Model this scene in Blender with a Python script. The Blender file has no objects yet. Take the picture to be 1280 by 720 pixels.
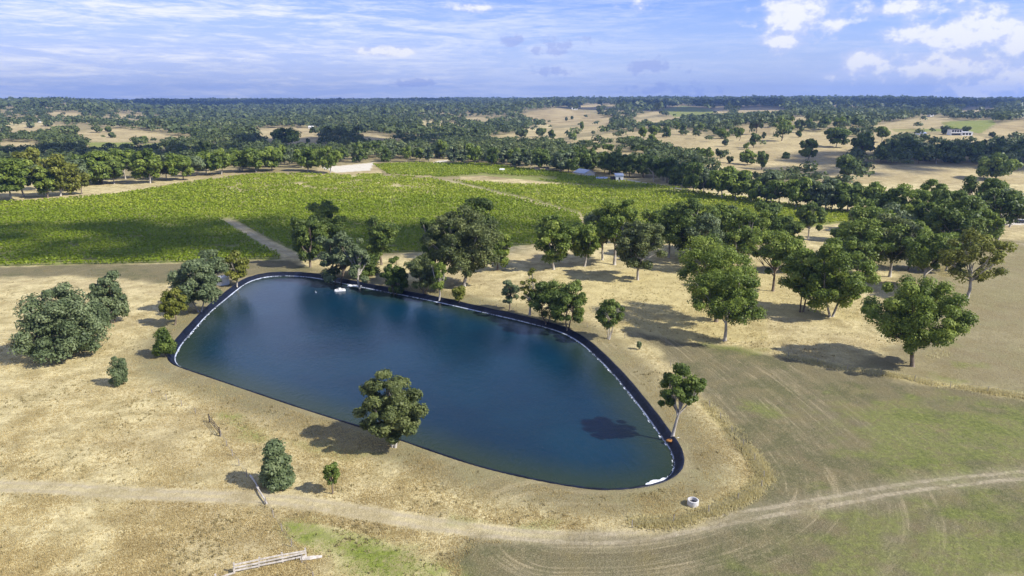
import bpy, math, numpy as np
from mathutils import Vector
rng = np.random.default_rng(7)
SC = bpy.context.scene
COL = SC.collection
# ------------------------------------------------------------------ camera maths
F, CX, CY, HC = 853.0, 640.0, 360.0, 50.0
PITCH = math.radians(15.34)
CP, SP = math.cos(PITCH), math.sin(PITCH)
SUN_EL = math.radians(40)
SUN_H = Vector((0.93, -0.37)).normalized()
SUN = Vector((SUN_H.x*math.cos(SUN_EL), SUN_H.y*math.cos(SUN_EL), math.sin(SUN_EL)))

def ray(px, py):
    xv, yv = (px-CX)/F, (py-CY)/F
    dy, dz = CP-yv*SP, -SP-yv*CP
    return xv/dy, dz/dy                      # x per y, z per y
def project(x, y, z):
    dz = z-HC
    zc = y*CP-dz*SP
    zc = np.where(zc < 1, 1, zc)
    return CX+F*x/zc, CY-F*(y*SP+dz*CP)/zc
def depth_at(px, py, y):
    return y/(CP-(py-CY)/F*SP)
# ------------------------------------------------------------------ noise
def _hash(i, j, s):
    v = np.sin(i*127.1+j*311.7+s*74.7)*43758.5453
    return v-np.floor(v)
def vnoise(x, y, s=0):
    i, j = np.floor(x), np.floor(y)
    f, g = x-i, y-j
    f, g = f*f*(3-2*f), g*g*(3-2*g)
    a, b, c, d = _hash(i, j, s), _hash(i+1, j, s), _hash(i, j+1, s), _hash(i+1, j+1, s)
    return (a*(1-f)+b*f)*(1-g)+(c*(1-f)+d*f)*g
def fbm(x, y, s=0, o=3):
    t, a, n = 0, 1, 0
    for k in range(o):
        t = t+a*vnoise(x*2**k, y*2**k, s+k*13); n += a; a *= .5
    return t/n
def sstep(a, b, x):
    t = np.clip((x-a)/(b-a), 0, 1)
    return t*t*(3-2*t)
# ------------------------------------------------------------------ polygons
def chaikin(p, n=2, closed=True):
    p = np.asarray(p, float)
    for _ in range(n):
        q = np.roll(p, -1, 0) if closed else p[1:]
        a = p if closed else p[:-1]
        r = np.empty((2*len(a), 2)); r[0::2] = .75*a+.25*q; r[1::2] = .25*a+.75*q
        if not closed: r = np.vstack([p[:1], r, p[-1:]])
        p = r
    return p
def inside(poly, x, y):
    poly = np.asarray(poly, float); r = np.zeros(np.shape(x), bool)
    bx = (x >= poly[:, 0].min()) & (x <= poly[:, 0].max()) & (y >= poly[:, 1].min()) & (y <= poly[:, 1].max())
    if not bx.any(): return r
    X, Y = x[bx], y[bx]; t = np.zeros(X.shape, bool)
    for (x0, y0), (x1, y1) in zip(poly, np.roll(poly, -1, 0)):
        if y0 == y1: continue
        c = ((y0 > Y) != (y1 > Y)) & (X < (x1-x0)*(Y-y0)/(y1-y0)+x0)
        t ^= c
    r[bx] = t
    return r
def polydist(pts, x, y, closed=False):
    pts = np.asarray(pts, float); d = np.full(np.shape(x), 1e9)
    q = np.roll(pts, -1, 0) if closed else pts[1:]
    a = pts if closed else pts[:-1]
    for (x0, y0), (x1, y1) in zip(a, q):
        vx, vy = x1-x0, y1-y0; L = vx*vx+vy*vy+1e-9
        t = np.clip(((x-x0)*vx+(y-y0)*vy)/L, 0, 1)
        d = np.minimum(d, np.hypot(x-x0-t*vx, y-y0-t*vy))
    return d
# ------------------------------------------------------------------ terrain
def tab(rows):
    ys, hs = [40., 300.], [0., 0.]
    for py, y in rows:
        ys.append(y); hs.append(HC+ray(640, py)[1]*y)
    ys += [9000., 14000.]; hs += [hs[-1]-25, hs[-1]-80]
    return np.log(np.array(ys)), np.array(hs)
TCOL = [
 (-150, [(225,450),(200,580),(175,840),(160,1120),(145,1600),(135,2200),(127,3100)]),
 (60,   [(222,455),(200,590),(175,840),(160,1150),(145,1650),(135,2300),(127.5,3200)]),
 (200,  [(220,462),(200,600),(175,860),(160,1250),(150,1800),(135,3400),(127.5,5000)]),
 (330,  [(216,470),(195,640),(172,900),(158,1400),(148,2300),(138,3600),(126,5600)]),
 (450,  [(210,520),(190,670),(170,950),(160,1350),(148,2000),(136,3400),(127,5600)]),
 (560,  [(205,555),(190,680),(172,960),(160,1400),(148,1900),(136,3200),(126,5200)]),
 (700,  [(215,470),(196,600),(180,800),(165,1150),(157,1600),(146,1850),(137,2200),(131,3200),(126,4800)]),
 (850,  [(238,385),(215,470),(190,620),(172,820),(158,1150),(146,1700),(136,2300),(130,3400),(126,4600)]),
 (1000, [(250,350),(235,425),(205,540),(180,680),(165,820),(150,1080),(142,1500),(134,2400),(126,4200)]),
 (1150, [(260,330),(240,410),(205,540),(180,680),(165,820),(152,1050),(143,1500),(134,2400),(126.5,4000)]),
 (1400, [(265,325),(245,400),(210,520),(185,650),(168,800),(152,1050),(143,1500),(134,2400),(127,4000)]),
]
_tu = np.array([ray(c, 170)[0] for c, _ in TCOL]); _tt = [tab(r) for _, r in TCOL]
def base_h(x, y):
    x, y = np.asarray(x, float), np.asarray(y, float)
    r = np.hypot(x, y)+1e-6
    yy = np.maximum(y, .55*r); u = np.clip(x/yy, _tu[0], _tu[-1]-1e-6)
    ly = np.log(np.maximum(yy, 1.))
    def prof(k):                                  # smoothed profile
        return sum(np.interp(ly+o, *_tt[k])*w for o, w in ((-.12, .15), (-.06, .22), (0, .26), (.06, .22), (.12, .15)))
    P = np.stack([prof(k) for k in range(len(_tt))])
    k = np.clip(np.searchsorted(_tu, u, side='right')-1, 0, len(_tu)-2)
    t = (u-_tu[k])/(_tu[k+1]-_tu[k]); t = t*t*(3-2*t)
    h = np.take_along_axis(P, k[None], 0)[0]*(1-t)+np.take_along_axis(P, (k+1)[None], 0)[0]*t
    h = h+(fbm(x/130, y/130, 3)-.5)*7*sstep(450, 1100, yy)+(fbm(x/380, y/380, 15, 2)-.5)*15*sstep(700, 1300, yy)*(1-sstep(2800, 3800, yy))+(fbm(x/600, y/600, 5)-.5)*26*sstep(1500, 4000, yy)
    return h+(fbm(x/14, y/14, 9)-.5)*.5*(1-sstep(250, 500, yy))
WATER_Z = -1.0
POND_PX = [(218.5,451),(221,441),(228.5,429),(242,413.5),(254.6,399),(269,385),(281.7,375),(294,364.6),(306.7,355),(318,350),(332,346.5),(352,345),(375,345.5),(400,348.5),(440,357),(500,368.5),(550,378.5),(600,390),(640,399),(680,409),(705,417),(725,428.5),(745,446),(770,472),(790,497),(810,523),(825,545),(838,563),(843,580),(840,592),(828,602),(805,609.5),(770,613.5),(740,613),(700,607),(650,597),(600,584.5),(550,568),(500,550),(440,531),(380,512),(330,495),(280,478),(240,464.5),(225,459)]
def flat_pt(px, py, z=0.):
    u, s = ray(px, py); y = (z-HC)/s
    return u*y, y
POND = chaikin([flat_pt(a, b, WATER_Z) for a, b in POND_PX], 2)
def pond_sd(x, y):                                # negative inside
    d = np.full(np.shape(x), 99.)
    m = (x > POND[:, 0].min()-15) & (x < POND[:, 0].max()+15) & (y > POND[:, 1].min()-15) & (y < POND[:, 1].max()+15)
    if m.any():
        d[m] = polydist(POND, x[m], y[m], True)*np.where(inside(POND, x[m], y[m]), -1, 1)
    return d
def height(x, y):
    x, y = np.atleast_1d(np.asarray(x, float)), np.atleast_1d(np.asarray(y, float))
    h = base_h(x, y); sd = pond_sd(x, y)
    h = h*sstep(2, 12, sd)
    return h-3.6*(1-sstep(-1.7, 1.5, sd))
_ys = np.exp(np.linspace(math.log(35), math.log(8500), 700))
def ground(px, py):
    u, s = ray(px, py)
    hh = base_h(u*_ys, _ys); g = HC+s*_ys-hh
    k = int(np.argmax(g <= 0)) if (g <= 0).any() else len(_ys)-1
    k = max(k, 1); a, b = g[k-1], g[k]
    y = _ys[k-1]+(_ys[k]-_ys[k-1])*(a/(a-b) if a != b else 0)
    return u*y, y, float(height(u*y, y)[0])
# ------------------------------------------------------------------ object helpers
def tag(o, label=None, cat=None, group=None, kind=None):
    if label: o['label'] = label
    if cat: o['category'] = cat
    if group: o['group'] = group
    if kind: o['kind'] = kind
    return o
def link(name, me, mat=None, parent=None):
    o = bpy.data.objects.new(name, me); COL.objects.link(o)
    if mat and me is not None and not me.materials: me.materials.append(mat)
    if parent: o.parent = parent
    return o
def empty(name, loc, rz=0):
    o = bpy.data.objects.new(name, None); COL.objects.link(o); o.location = loc; o.rotation_euler.z = rz
    o.empty_display_size = .5
    return o
def mesh_np(name, V, Fc, tint=None, smooth=False):
    """V n x 3, Fc m x k (k = 3 or 4), tint per vertex"""
    V = np.asarray(V, np.float32); Fc = np.asarray(Fc, np.int32); k = Fc.shape[1]
    me = bpy.data.meshes.new(name)
    me.vertices.add(len(V)); me.vertices.foreach_set('co', V.ravel())
    me.loops.add(Fc.size); me.loops.foreach_set('vertex_index', Fc.ravel())
    me.polygons.add(len(Fc)); me.polygons.foreach_set('loop_start', np.arange(0, Fc.size, k, dtype=np.int32))
    if smooth: me.polygons.foreach_set('use_smooth', np.ones(len(Fc), bool))
    if tint is not None:
        a = me.attributes.new('tint', 'FLOAT', 'POINT'); a.data.foreach_set('value', np.asarray(tint, np.float32))
    me.update(calc_edges=True)
    return me
class MB:
    """mesh collector of boxes, tubes and quads"""
    def __init__(s): s.v, s.f = [], []
    def add(s, v, f):
        n = len(s.v); s.v += [tuple(map(float, p)) for p in v]; s.f += [tuple(i+n for i in q) for q in f]; return s
    def box(s, x0, y0, z0, x1, y1, z1):
        return s.add([(x0,y0,z0),(x1,y0,z0),(x1,y1,z0),(x0,y1,z0),(x0,y0,z1),(x1,y0,z1),(x1,y1,z1),(x0,y1,z1)],
                     [(0,3,2,1),(4,5,6,7),(0,1,5,4),(1,2,6,5),(2,3,7,6),(3,0,4,7)])
    def tube(s, pts, rad, sides=6, cap=True):
        pts = [Vector(p) for p in pts]; rad = rad if hasattr(rad, '__len__') else [rad]*len(pts)
        vs = []; fs = []
        for i, p in enumerate(pts):
            t = (pts[min(i+1, len(pts)-1)]-pts[max(i-1, 0)]).normalized()
            a = t.cross(Vector((0, 0, 1)) if abs(t.z) < .9 else Vector((1, 0, 0))).normalized(); b = t.cross(a)
            for k in range(sides):
                w = 2*math.pi*k/sides; vs.append(p+(a*math.cos(w)+b*math.sin(w))*rad[i])
        for i in range(len(pts)-1):
            for k in range(sides):
                fs.append((i*sides+k, i*sides+(k+1) % sides, (i+1)*sides+(k+1) % sides, (i+1)*sides+k))
        if cap: fs += [tuple(range(sides)), tuple(range(len(vs)-1, len(vs)-sides-1, -1))]
        return s.add(vs, fs)
    def prism(s, prof, y0, y1):                    # profile in x,z extruded along y
        n = len(prof)
        return s.add([(x, y0, z) for x, z in prof]+[(x, y1, z) for x, z in prof],
                     [tuple(range(n)), tuple(range(2*n-1, n-1, -1))]+[(i, i+n, (i+1) % n+n, (i+1) % n) for i in range(n)])
    def build(s, name, mat, parent=None, loc=None, smooth=False):
        me = bpy.data.meshes.new(name); me.from_pydata(s.v, [], s.f)
        if smooth: me.polygons.foreach_set('use_smooth', np.ones(len(me.polygons), bool))
        import bmesh
        bm = bmesh.new(); bm.from_mesh(me); bmesh.ops.recalc_face_normals(bm, faces=bm.faces); bm.to_mesh(me); bm.free()
        o = link(name, me, mat, parent)
        if loc is not None: o.location = loc
        return o
# ------------------------------------------------------------------ materials
class NT:
    def __init__(s, name):
        s.m = bpy.data.materials.new(name); s.m.use_nodes = True; s.t = s.m.node_tree; s.t.nodes.clear()
        s.out = s.t.nodes.new('ShaderNodeOutputMaterial')
    def n(s, ty, **kw):
        nd = s.t.nodes.new(ty)
        for k, v in kw.items():
            if k.startswith('i_'):
                key = k[2:]; key = int(key) if key.isdigit() else key
                s.set(nd.inputs[key], v)
            else: setattr(nd, k, v)
        return nd
    def set(s, sock, v):
        if hasattr(v, 'is_output'): s.t.links.new(v, sock)
        else: sock.default_value = v
    def math(s, op, a, b=None, c=None, clamp=False):
        nd = s.n('ShaderNodeMath', operation=op, use_clamp=clamp)
        for i, v in enumerate((a, b, c)):
            if v is not None: s.set(nd.inputs[i], v)
        return nd.outputs[0]
    def mix(s, fac, a, b, blend='MIX'):
        nd = s.n('ShaderNodeMix', data_type='RGBA', blend_type=blend)
        s.set(nd.inputs[0], fac)
        for i, v in ((6, a), (7, b)):
            s.set(nd.inputs[i], v if hasattr(v, 'is_output') else (*v[:3], 1))
        return nd.outputs[2]
    def noise(s, vec, scale, detail=4, rough=.6, dist=0.):
        nd = s.n('ShaderNodeTexNoise', i_Scale=scale, i_Detail=detail, i_Roughness=rough, i_Distortion=dist)
        if vec is not None: s.set(nd.inputs['Vector'], vec)
        return nd.outputs['Fac']
    def ramp(s, fac, a, b):                       # linear map a..b -> 0..1 smooth
        nd = s.n('ShaderNodeMapRange', interpolation_type='SMOOTHSTEP')
        s.set(nd.inputs[0], fac); nd.inputs[1].default_value = a; nd.inputs[2].default_value = b
        return nd.outputs[0]
    def attr(s, name): return s.n('ShaderNodeAttribute', attribute_name=name)
    def bsdf(s, col, rough=.8, spec=.3, normal=None, **kw):
        b = s.n('ShaderNodeBsdfPrincipled')
        s.set(b.inputs['Base Color'], col if hasattr(col, 'is_output') else (*col[:3], 1))
        s.set(b.inputs['Roughness'], rough); b.inputs['Specular IOR Level'].default_value = spec
        if normal is not None: s.set(b.inputs['Normal'], normal)
        for k, v in kw.items(): s.set(b.inputs[k], v)
        return b.outputs[0]
    def bump(s, h, strength=.5, dist=.1):
        return s.n('ShaderNodeBump', i_Strength=strength, i_Distance=dist, i_Height=h).outputs[0]
    def done(s, sh): s.t.links.new(sh, s.out.inputs[0]); return s.m

def mat_plain(name, col, rough=.7, var=.15, scale=3., spec=.3, metal=0.):
    n = NT(name); pos = n.n('ShaderNodeTexCoord').outputs['Object']
    f = n.noise(pos, scale, 5)
    a = tuple(c*(1-var) for c in col); b = tuple(min(1, c*(1+var)) for c in col)
    c = n.mix(n.ramp(f, .3, .7), a, b)
    return n.done(n.bsdf(c, rough, spec, n.bump(f, .25, .02), Metallic=metal))
def mat_leaf(name, dark, mid, light, trans=.25, rough=.5):
    n = NT(name); t = n.attr('tint').outputs['Fac']
    c = n.mix(n.ramp(t, 0., .5), dark, mid); c = n.mix(n.ramp(t, .5, 1.), c, light)
    b = n.bsdf(c, rough, .25)
    tr = n.n('ShaderNodeBsdfTranslucent'); n.set(tr.inputs[0], c)
    mx = n.n('ShaderNodeMixShader'); mx.inputs[0].default_value = trans
    n.t.links.new(b, mx.inputs[1]); n.t.links.new(tr.outputs[0], mx.inputs[2])
    return n.done(mx.outputs[0])
def mat_bark(name, a, b, scale=1.2):
    n = NT(name); pos = n.n('ShaderNodeTexCoord').outputs['Object']
    mp = n.n('ShaderNodeMapping'); n.set(mp.inputs[0], pos); mp.inputs[3].default_value = (1, 1, .35)
    f = n.noise(mp.outputs[0], scale, 5, .65)
    return n.done(n.bsdf(n.mix(n.ramp(f, .35, .65), a, b), .85, .2, n.bump(f, .4, .05)))

M = {}
M['leaf_gum'] = mat_leaf('gum leaves', (.060,.095,.015), (.165,.225,.034), (.305,.360,.062), .37)
M['leaf_grey'] = mat_leaf('grey green leaves', (.060,.088,.036), (.145,.188,.080), (.255,.300,.140), .32)
M['leaf_dark'] = mat_leaf('dark leaves', (.045,.074,.015), (.112,.160,.029), (.210,.264,.052), .34)
M['leaf_yellow'] = mat_leaf('yellow green leaves', (.085,.100,.016), (.190,.205,.030), (.300,.300,.055), .36)
M['leaf_far'] = mat_leaf('woodland leaves', (.046,.070,.020), (.105,.138,.040), (.205,.235,.082), .3)
M['leaf_vine'] = mat_leaf('vine leaves', (.090,.132,.008), (.235,.310,.016), (.400,.450,.048), .40)
M['bark_pale'] = mat_bark('pale gum bark', (.24,.21,.17), (.50,.46,.39))
M['bark_brown'] = mat_bark('brown bark', (.10,.075,.05), (.24,.19,.14))
M['grass'] = mat_leaf('dry grass blades', (.34,.26,.12), (.56,.45,.21), (.74,.64,.36), .5, .8)
M['tussock'] = mat_leaf('tussock blades', (.18,.15,.065), (.30,.25,.115), (.46,.39,.19), .3, .85)
M['grass_gold'] = mat_leaf('tall golden grass blades', (.42,.35,.15), (.60,.53,.27), (.74,.67,.41), .5, .8)
M['grass_green'] = mat_leaf('green grass blades', (.15,.20,.03), (.28,.34,.06), (.42,.46,.11), .5, .8)
# ------------------------------------------------------------------ land cover and some painted cloud shade, traced as outlines on the ground
STRAW = [
 [(8,160),(45,157),(82,156),(86,162),(45,167),(15,166)],
 [(86,169),(105,164),(120,161.5),(150,161),(185,165),(215,169),(245,171),(230,175),(195,173),(150,178),(105,176)],
 [(0,178),(42,178),(48,182),(25,187),(0,185)], [(62,140),(100,141),(106,146),(65,144)], [(142,142),(183,144),(182,148),(145,146)],
 [(316,163),(340,160),(400,160),(402,183),(375,184),(345,179),(325,171)],
 [(450,167),(470,166),(494,176),(487,181),(453,180)],
 [(575,148),(600,146.5),(616,149),(612,155),(585,153)],
 [(602,173),(640,167),(682,162),(725,158),(765,157.5),(757,163),(712,168),(692,178),(660,177),(630,174)],
 [(695,179),(726,172),(771,166),(820,163),(850,162),(880,165),(890,182),(858,186),(822,182),(800,179),(782,175),(745,178),(710,182)],
 [(721,188),(775,183),(778,190),(740,194)], [(734,197),(770,191),(812,189),(808,196),(767,201),(738,201)],
 [(722,133),(745,130),(773,132),(770,136),(730,136)], [(780,151),(820,147),(850,146),(852,153),(800,156)], [(795,145),(820,139),(828,142),(800,147)],
 [(800,166),(845,163),(870,168),(897,172),(912,171),(930,165),(950,160),(1000,165),(1022,166),(1040,163),(1062,168),(1078,178),(1062,197),(1048,206),(1000,212),(950,218),(915,219),(905,208),(880,196),(862,186),(820,181),(800,179)],
 [(889,133),(905,133),(915,146),(900,146)], [(917,136),(950,134),(982,137),(978,143),(925,142)], [(988,146),(1012,147),(1010,152),(990,151)],
 [(1000,213),(1040,206),(1095,206),(1220,208),(1240,212),(1290,219),(1290,268),(1250,263),(1225,240),(1180,232),(1130,238),(1090,232),(1060,226),(1030,221)],
 [(1093,157),(1160,146),(1192,148),(1182,156),(1160,161),(1115,169),(1106,182),(1090,197),(1072,199),(1085,180)],
 [(1150,167),(1190,166),(1258,174),(1242,179),(1160,176)], [(1197,138),(1215,134),(1245,136),(1240,142),(1200,142)],
 [(0,254),(0,243),(60,234),(120,230),(200,222),(235,212),(300,211),(312,217),(240,226),(150,242),(60,249)],
 [(398,210),(440,205),(472,203),(478,219),(440,218),(398,218)], [(533,206),(545,199),(562,199),(552,207)], [(575,221),(605,220),(640,224),(698,227),(697,231),(620,229),(578,226)],
 [(1115,270),(1290,272),(1290,330),(1180,330)],
]
PINK = [[(652,143),(672,138),(697,135),(732,140),(766,149),(758,158),(720,156),(693,157),(676,154),(662,148)],
        [(1228,167),(1250,155),(1295,147),(1295,174)], [(926,158),(945,155),(964,160),(962,171),(932,170)]]
GREENF = [[(827,137),(854,132),(891,137),(893,141),(874,145.5),(843,146.5)], [(107,178),(168,178),(172,186),(112,187)], [(178,180),(202,178),(206,186),(180,188)],
          [(1112,161),(1186,161),(1186,164),(1120,165)], [(1177,152),(1240,150),(1246,154),(1226,167),(1180,160)], [(157,150),(181,151),(180,155),(160,154)]]
SPARSE = [[(522,150),(560,152),(600,160),(560,172),(530,165)], [(650,165),(682,152),(690,160),(660,172)], [(0,150),(60,150),(85,168),(20,170)], [(800,180),(905,190),(905,215),(840,190)]]
def in_any(polys, px, py):
    r = np.zeros(np.shape(px), bool)
    for p in polys: r |= inside(p, px, py)
    return r
VINES = {  # block name: outline on the ground, tint shift
 'front': ([(-400,341),(0,333),(120,330),(250,328),(300,326),(352,324),(330,306),(281,276),(300,274),(150,262),(0,262),(-400,268)], -.12),
 'front2': ([(292,274),(335,298),(375,318),(470,318),(560,313),(640,308),(735,300),(722,268),(640,248),(560,250),(400,252)], -.1),
 'back': ([(-400,268),(0,262),(150,262),(300,274),(400,252),(560,250),(640,248),(712,267),(640,247),(540,224),(475,219),(390,218),(312,219),(240,228),(150,243),(60,251),(-400,262)], .05),
 'top': ([(467,206),(520,204),(600,205),(660,212),(735,221),(800,230),(860,237),(780,234),(700,229),(640,223),(600,219),(545,222),(485,218)], 0.),
 'east': ([(546,224),(580,227),(640,231),(700,232),(780,235),(860,239),(930,248),(1000,258),(1095,268),(1092,273),(1000,286),(850,300),(740,300),(727,268),(640,245)], .12),
}
TRACK_PX = [[(-900,596),(-60,606),(60,609),(130,615),(230,619),(330,622),(400,631),(480,645),(560,658),(640,668),(720,674),(800,671),(880,655),(960,640),(1030,628),(1100,615),(1190,602),(1320,590),(1700,563),(2300,540),(3200,520)],
            [(283,274),(300,285),(330,303),(372,322)], [(1130,332),(1200,300),(1290,306)]]
SAND_PX = [[(400,209),(440,206),(468,203),(462,213),(420,216)], [(536,206),(546,201),(560,200),(552,206)], [(1190,279),(1230,271),(1300,270),(1300,280),(1200,284)], ]
PATH_PX = [(535,221),(570,228),(610,238),(660,250),(722,267)]
MOW_PX = [(770,400),(815,440),(850,470),(885,505),(920,545),(945,575),(957,598),(948,618),(905,640),(850,655),(780,664),(700,662)]
GOLD_PX = [([(985,445),(1060,462),(1120,470),(1180,482),(1240,490),(1300,499)], 1.6), ([(885,505),(920,545),(945,575),(957,598),(940,617),(900,636),(850,652),(800,655)], 1.5), ([(1180,345),(1195,300)], 2.)]
GOLDP = [[(690,345),(800,335),(900,330),(1000,350),(1080,370),(1075,400),(960,395),(960,425),(850,430),(770,410),(700,370)], [(1150,440),(1180,430),(1190,445),(1160,455)]]
STUB = [[(775,405),(850,425),(920,432),(985,447),(1060,465),(1150,478),(1230,490),(1320,500),(2000,590),(2600,740),(580,740),(575,700),(600,680),(760,675),(860,655),(930,630),(958,603),(945,575),(880,500),(815,440)],
        [(1090,300),(1900,300),(2300,560),(1700,552),(1320,500),(1150,478),(1060,465),(1080,440),(1160,420),(1130,370)], [(-500,341),(360,326),(400,338),(350,344),(240,356),(120,345),(-500,356)]]
GREEN_CLOUDSHADE = [[(352,652),(420,658),(480,676),(540,700),(580,725),(470,730),(400,692),(362,674)], [(278,517),(300,522),(335,550),(325,556),(295,538)], [(350,545),(380,550),(470,565),(440,575),(380,562)],
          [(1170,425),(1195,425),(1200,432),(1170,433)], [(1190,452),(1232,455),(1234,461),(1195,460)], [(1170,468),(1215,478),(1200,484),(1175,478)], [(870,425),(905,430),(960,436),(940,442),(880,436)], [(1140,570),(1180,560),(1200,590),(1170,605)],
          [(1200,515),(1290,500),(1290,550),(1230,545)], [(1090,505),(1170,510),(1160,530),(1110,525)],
          [(925,500),(960,508),(995,520),(970,522),(930,510)], [(1200,610),(1300,630),(1300,670),(1240,660)], [(640,655),(700,650),(690,664),(640,668)], [(560,640),(640,655),(560,655)], [(1060,655),(1150,630),(1310,610),(1900,560),(1900,740),(980,740)], [(1050,505),(1150,500),(1300,505),(1700,560),(1600,590),(1300,590),(1130,600),(1060,560)]]  # last two: olive green with cloud shade painted into the ground colour
def W(pts): return np.array([ground(a, b)[:2] for a, b in pts])
TRACKS = [chaikin(W(t), 2, False) for t in TRACK_PX]
PATHW = W(PATH_PX); MOW = chaikin(W(MOW_PX), 2, False); GOLDL = [(W(p), w) for p, w in GOLD_PX]
# ------------------------------------------------------------------ ground sheet
az = np.concatenate([np.linspace(-180, -47, 40)[:-1], np.linspace(-47, 47, 640), np.linspace(47, 180, 40)[1:]])
az[0] = -180; az = np.radians(az[:-1])
rr = np.concatenate([np.linspace(4, 48, 14)[:-1], 48*1.006**np.arange(0, 900)]); rr = rr[rr < 9800]
A, R_ = np.meshgrid(az, rr); gx, gy = (R_*np.sin(A)).ravel(), (R_*np.cos(A)).ravel()
gz = height(gx, gy); na, nr = len(az), len(rr)
i = np.arange(nr-1)[:, None]*na; j = np.arange(na)[None]; jn = (j+1) % na
gf = np.stack([i+j, i+jn, i+na+jn, i+na+j], -1).reshape(-1, 4)
gx = np.append(gx, 0.); gy = np.append(gy, 0.); gz = np.append(gz, 0.)
me = mesh_np('ground', np.stack([gx, gy, gz], 1), gf[:, ::-1], smooth=True)
ppx, ppy = project(gx, gy, gz); front = gy > 20
mask = np.zeros((len(gx), 4), np.float32); mask2 = np.zeros((len(gx), 4), np.float32)
wx, wy = ppx+(fbm(gx/9, gy/9, 21)-.5)*10*np.clip(200/np.maximum(gy, 50), 0, 1), ppy+(fbm(gx/9, gy/9, 25)-.5)*5*np.clip(120/np.maximum(gy, 50), 0, 1)
near = front & (gy < 420)
for gk, gp in enumerate(GREEN_CLOUDSHADE):
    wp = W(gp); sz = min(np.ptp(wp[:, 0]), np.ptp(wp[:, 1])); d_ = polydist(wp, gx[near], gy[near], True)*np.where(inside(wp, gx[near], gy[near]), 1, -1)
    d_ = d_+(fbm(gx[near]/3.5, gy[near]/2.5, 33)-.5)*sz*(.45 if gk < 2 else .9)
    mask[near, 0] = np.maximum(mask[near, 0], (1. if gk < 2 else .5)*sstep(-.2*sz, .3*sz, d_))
mask[:, 1] = np.where(in_any(GOLDP, wx, wy) & near, .6, 0)
for pl, w in GOLDL: mask[near, 1] = np.maximum(mask[near, 1], 1-sstep(w*.5, w*1.6, polydist(pl, gx[near], gy[near])))
for gp in STUB:
    wp = W(gp); d_ = polydist(wp, gx[near], gy[near], True)*np.where(inside(wp, gx[near], gy[near]), 1, -1)
    d_ = d_+(fbm(gx[near]/5, gy[near]/4, 43)-.5)*5+(fbm(gx[near]/20, gy[near]/14, 45)-.5)*7
    mask[near, 2] = np.maximum(mask[near, 2], (.7 if gp[0] == (1090,300) else 1)*sstep(-1.6, 2.2, d_))
bank = pond_sd(gx, gy); mask[:, 2] = np.maximum(mask[:, 2], .75*(1-sstep(5, 11, bank)))
trk_d = np.full(len(gx), 20., np.float32)
for t in TRACKS: trk_d[near] = np.minimum(trk_d[near], polydist(t, gx[near], gy[near]))
nv = front & (gy < 700)
mask[nv, 3] = np.maximum(mask[nv, 3], .9*(1-sstep(1.2, 2.2, polydist(PATHW, gx[nv], gy[nv]))))
mask2[:, 1] = np.where(in_any(PINK, ppx, ppy), 1, np.where((gy > 440) & in_any(STRAW, ppx, ppy), .65, 0)); mask2[:, 2] = np.where(in_any(SAND_PX, ppx, ppy) & front, 1, 0)
straw = in_any(STRAW+PINK, ppx, ppy); vin = in_any([v[0] for v in VINES.values()], ppx, ppy) & front
mask[:, 0] = np.where(in_any(GREENF, ppx, ppy) & front & (gy > 420), 1, mask[:, 0]); mask[:, 0] = np.where(vin, np.where((ppx > 265) & (ppx < 545) & (ppy < 243), .25, .85), mask[:, 0])
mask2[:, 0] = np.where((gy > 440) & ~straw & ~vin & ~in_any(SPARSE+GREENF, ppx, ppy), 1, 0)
mow = np.where(near, polydist(MOW, gx, gy), 50.).astype(np.float32)
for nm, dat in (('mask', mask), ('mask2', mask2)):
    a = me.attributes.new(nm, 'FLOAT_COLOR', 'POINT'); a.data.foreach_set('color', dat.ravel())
a = me.attributes.new('trk', 'FLOAT', 'POINT'); a.data.foreach_set('value', trk_d)
a = me.attributes.new('mow', 'FLOAT', 'POINT'); a.data.foreach_set('value', mow)
n = NT('dry paddock'); pos = n.n('ShaderNodeNewGeometry').outputs['Position']
m1 = n.n('ShaderNodeSeparateColor'); at = n.attr('mask'); n.set(m1.inputs[0], at.outputs['Color'])
m2 = n.n('ShaderNodeSeparateColor'); n.set(m2.inputs[0], n.attr('mask2').outputs['Color'])
nb, nm_, nf, nff = n.noise(pos, .035, 4, .55), n.noise(pos, .22, 5, .65), n.noise(pos, 1.4, 5, .7), n.noise(pos, 7., 3, .7)
c = n.mix(n.ramp(nm_, .3, .7), (.32,.26,.112), (.68,.58,.30))
c = n.mix(n.math('MULTIPLY', n.ramp(nb, .45, .7), .55), c, (.31,.24,.125))
c = n.mix(n.math('MULTIPLY', n.ramp(nf, .48, .70), .62), c, (.20,.155,.075))
c = n.mix(n.math('MULTIPLY', n.ramp(nff, .5, .68), .5), c, (.74,.65,.41)); c = n.mix(n.math('MULTIPLY', n.ramp(nff, .48, .34), .45), c, (.17,.13,.06))
gold = n.math('MULTIPLY', m1.outputs[1], n.ramp(nm_, .2, .55)); c = n.mix(gold, c, n.mix(n.ramp(nf, .35, .65), (.38,.31,.125), (.60,.51,.24)))
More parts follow.
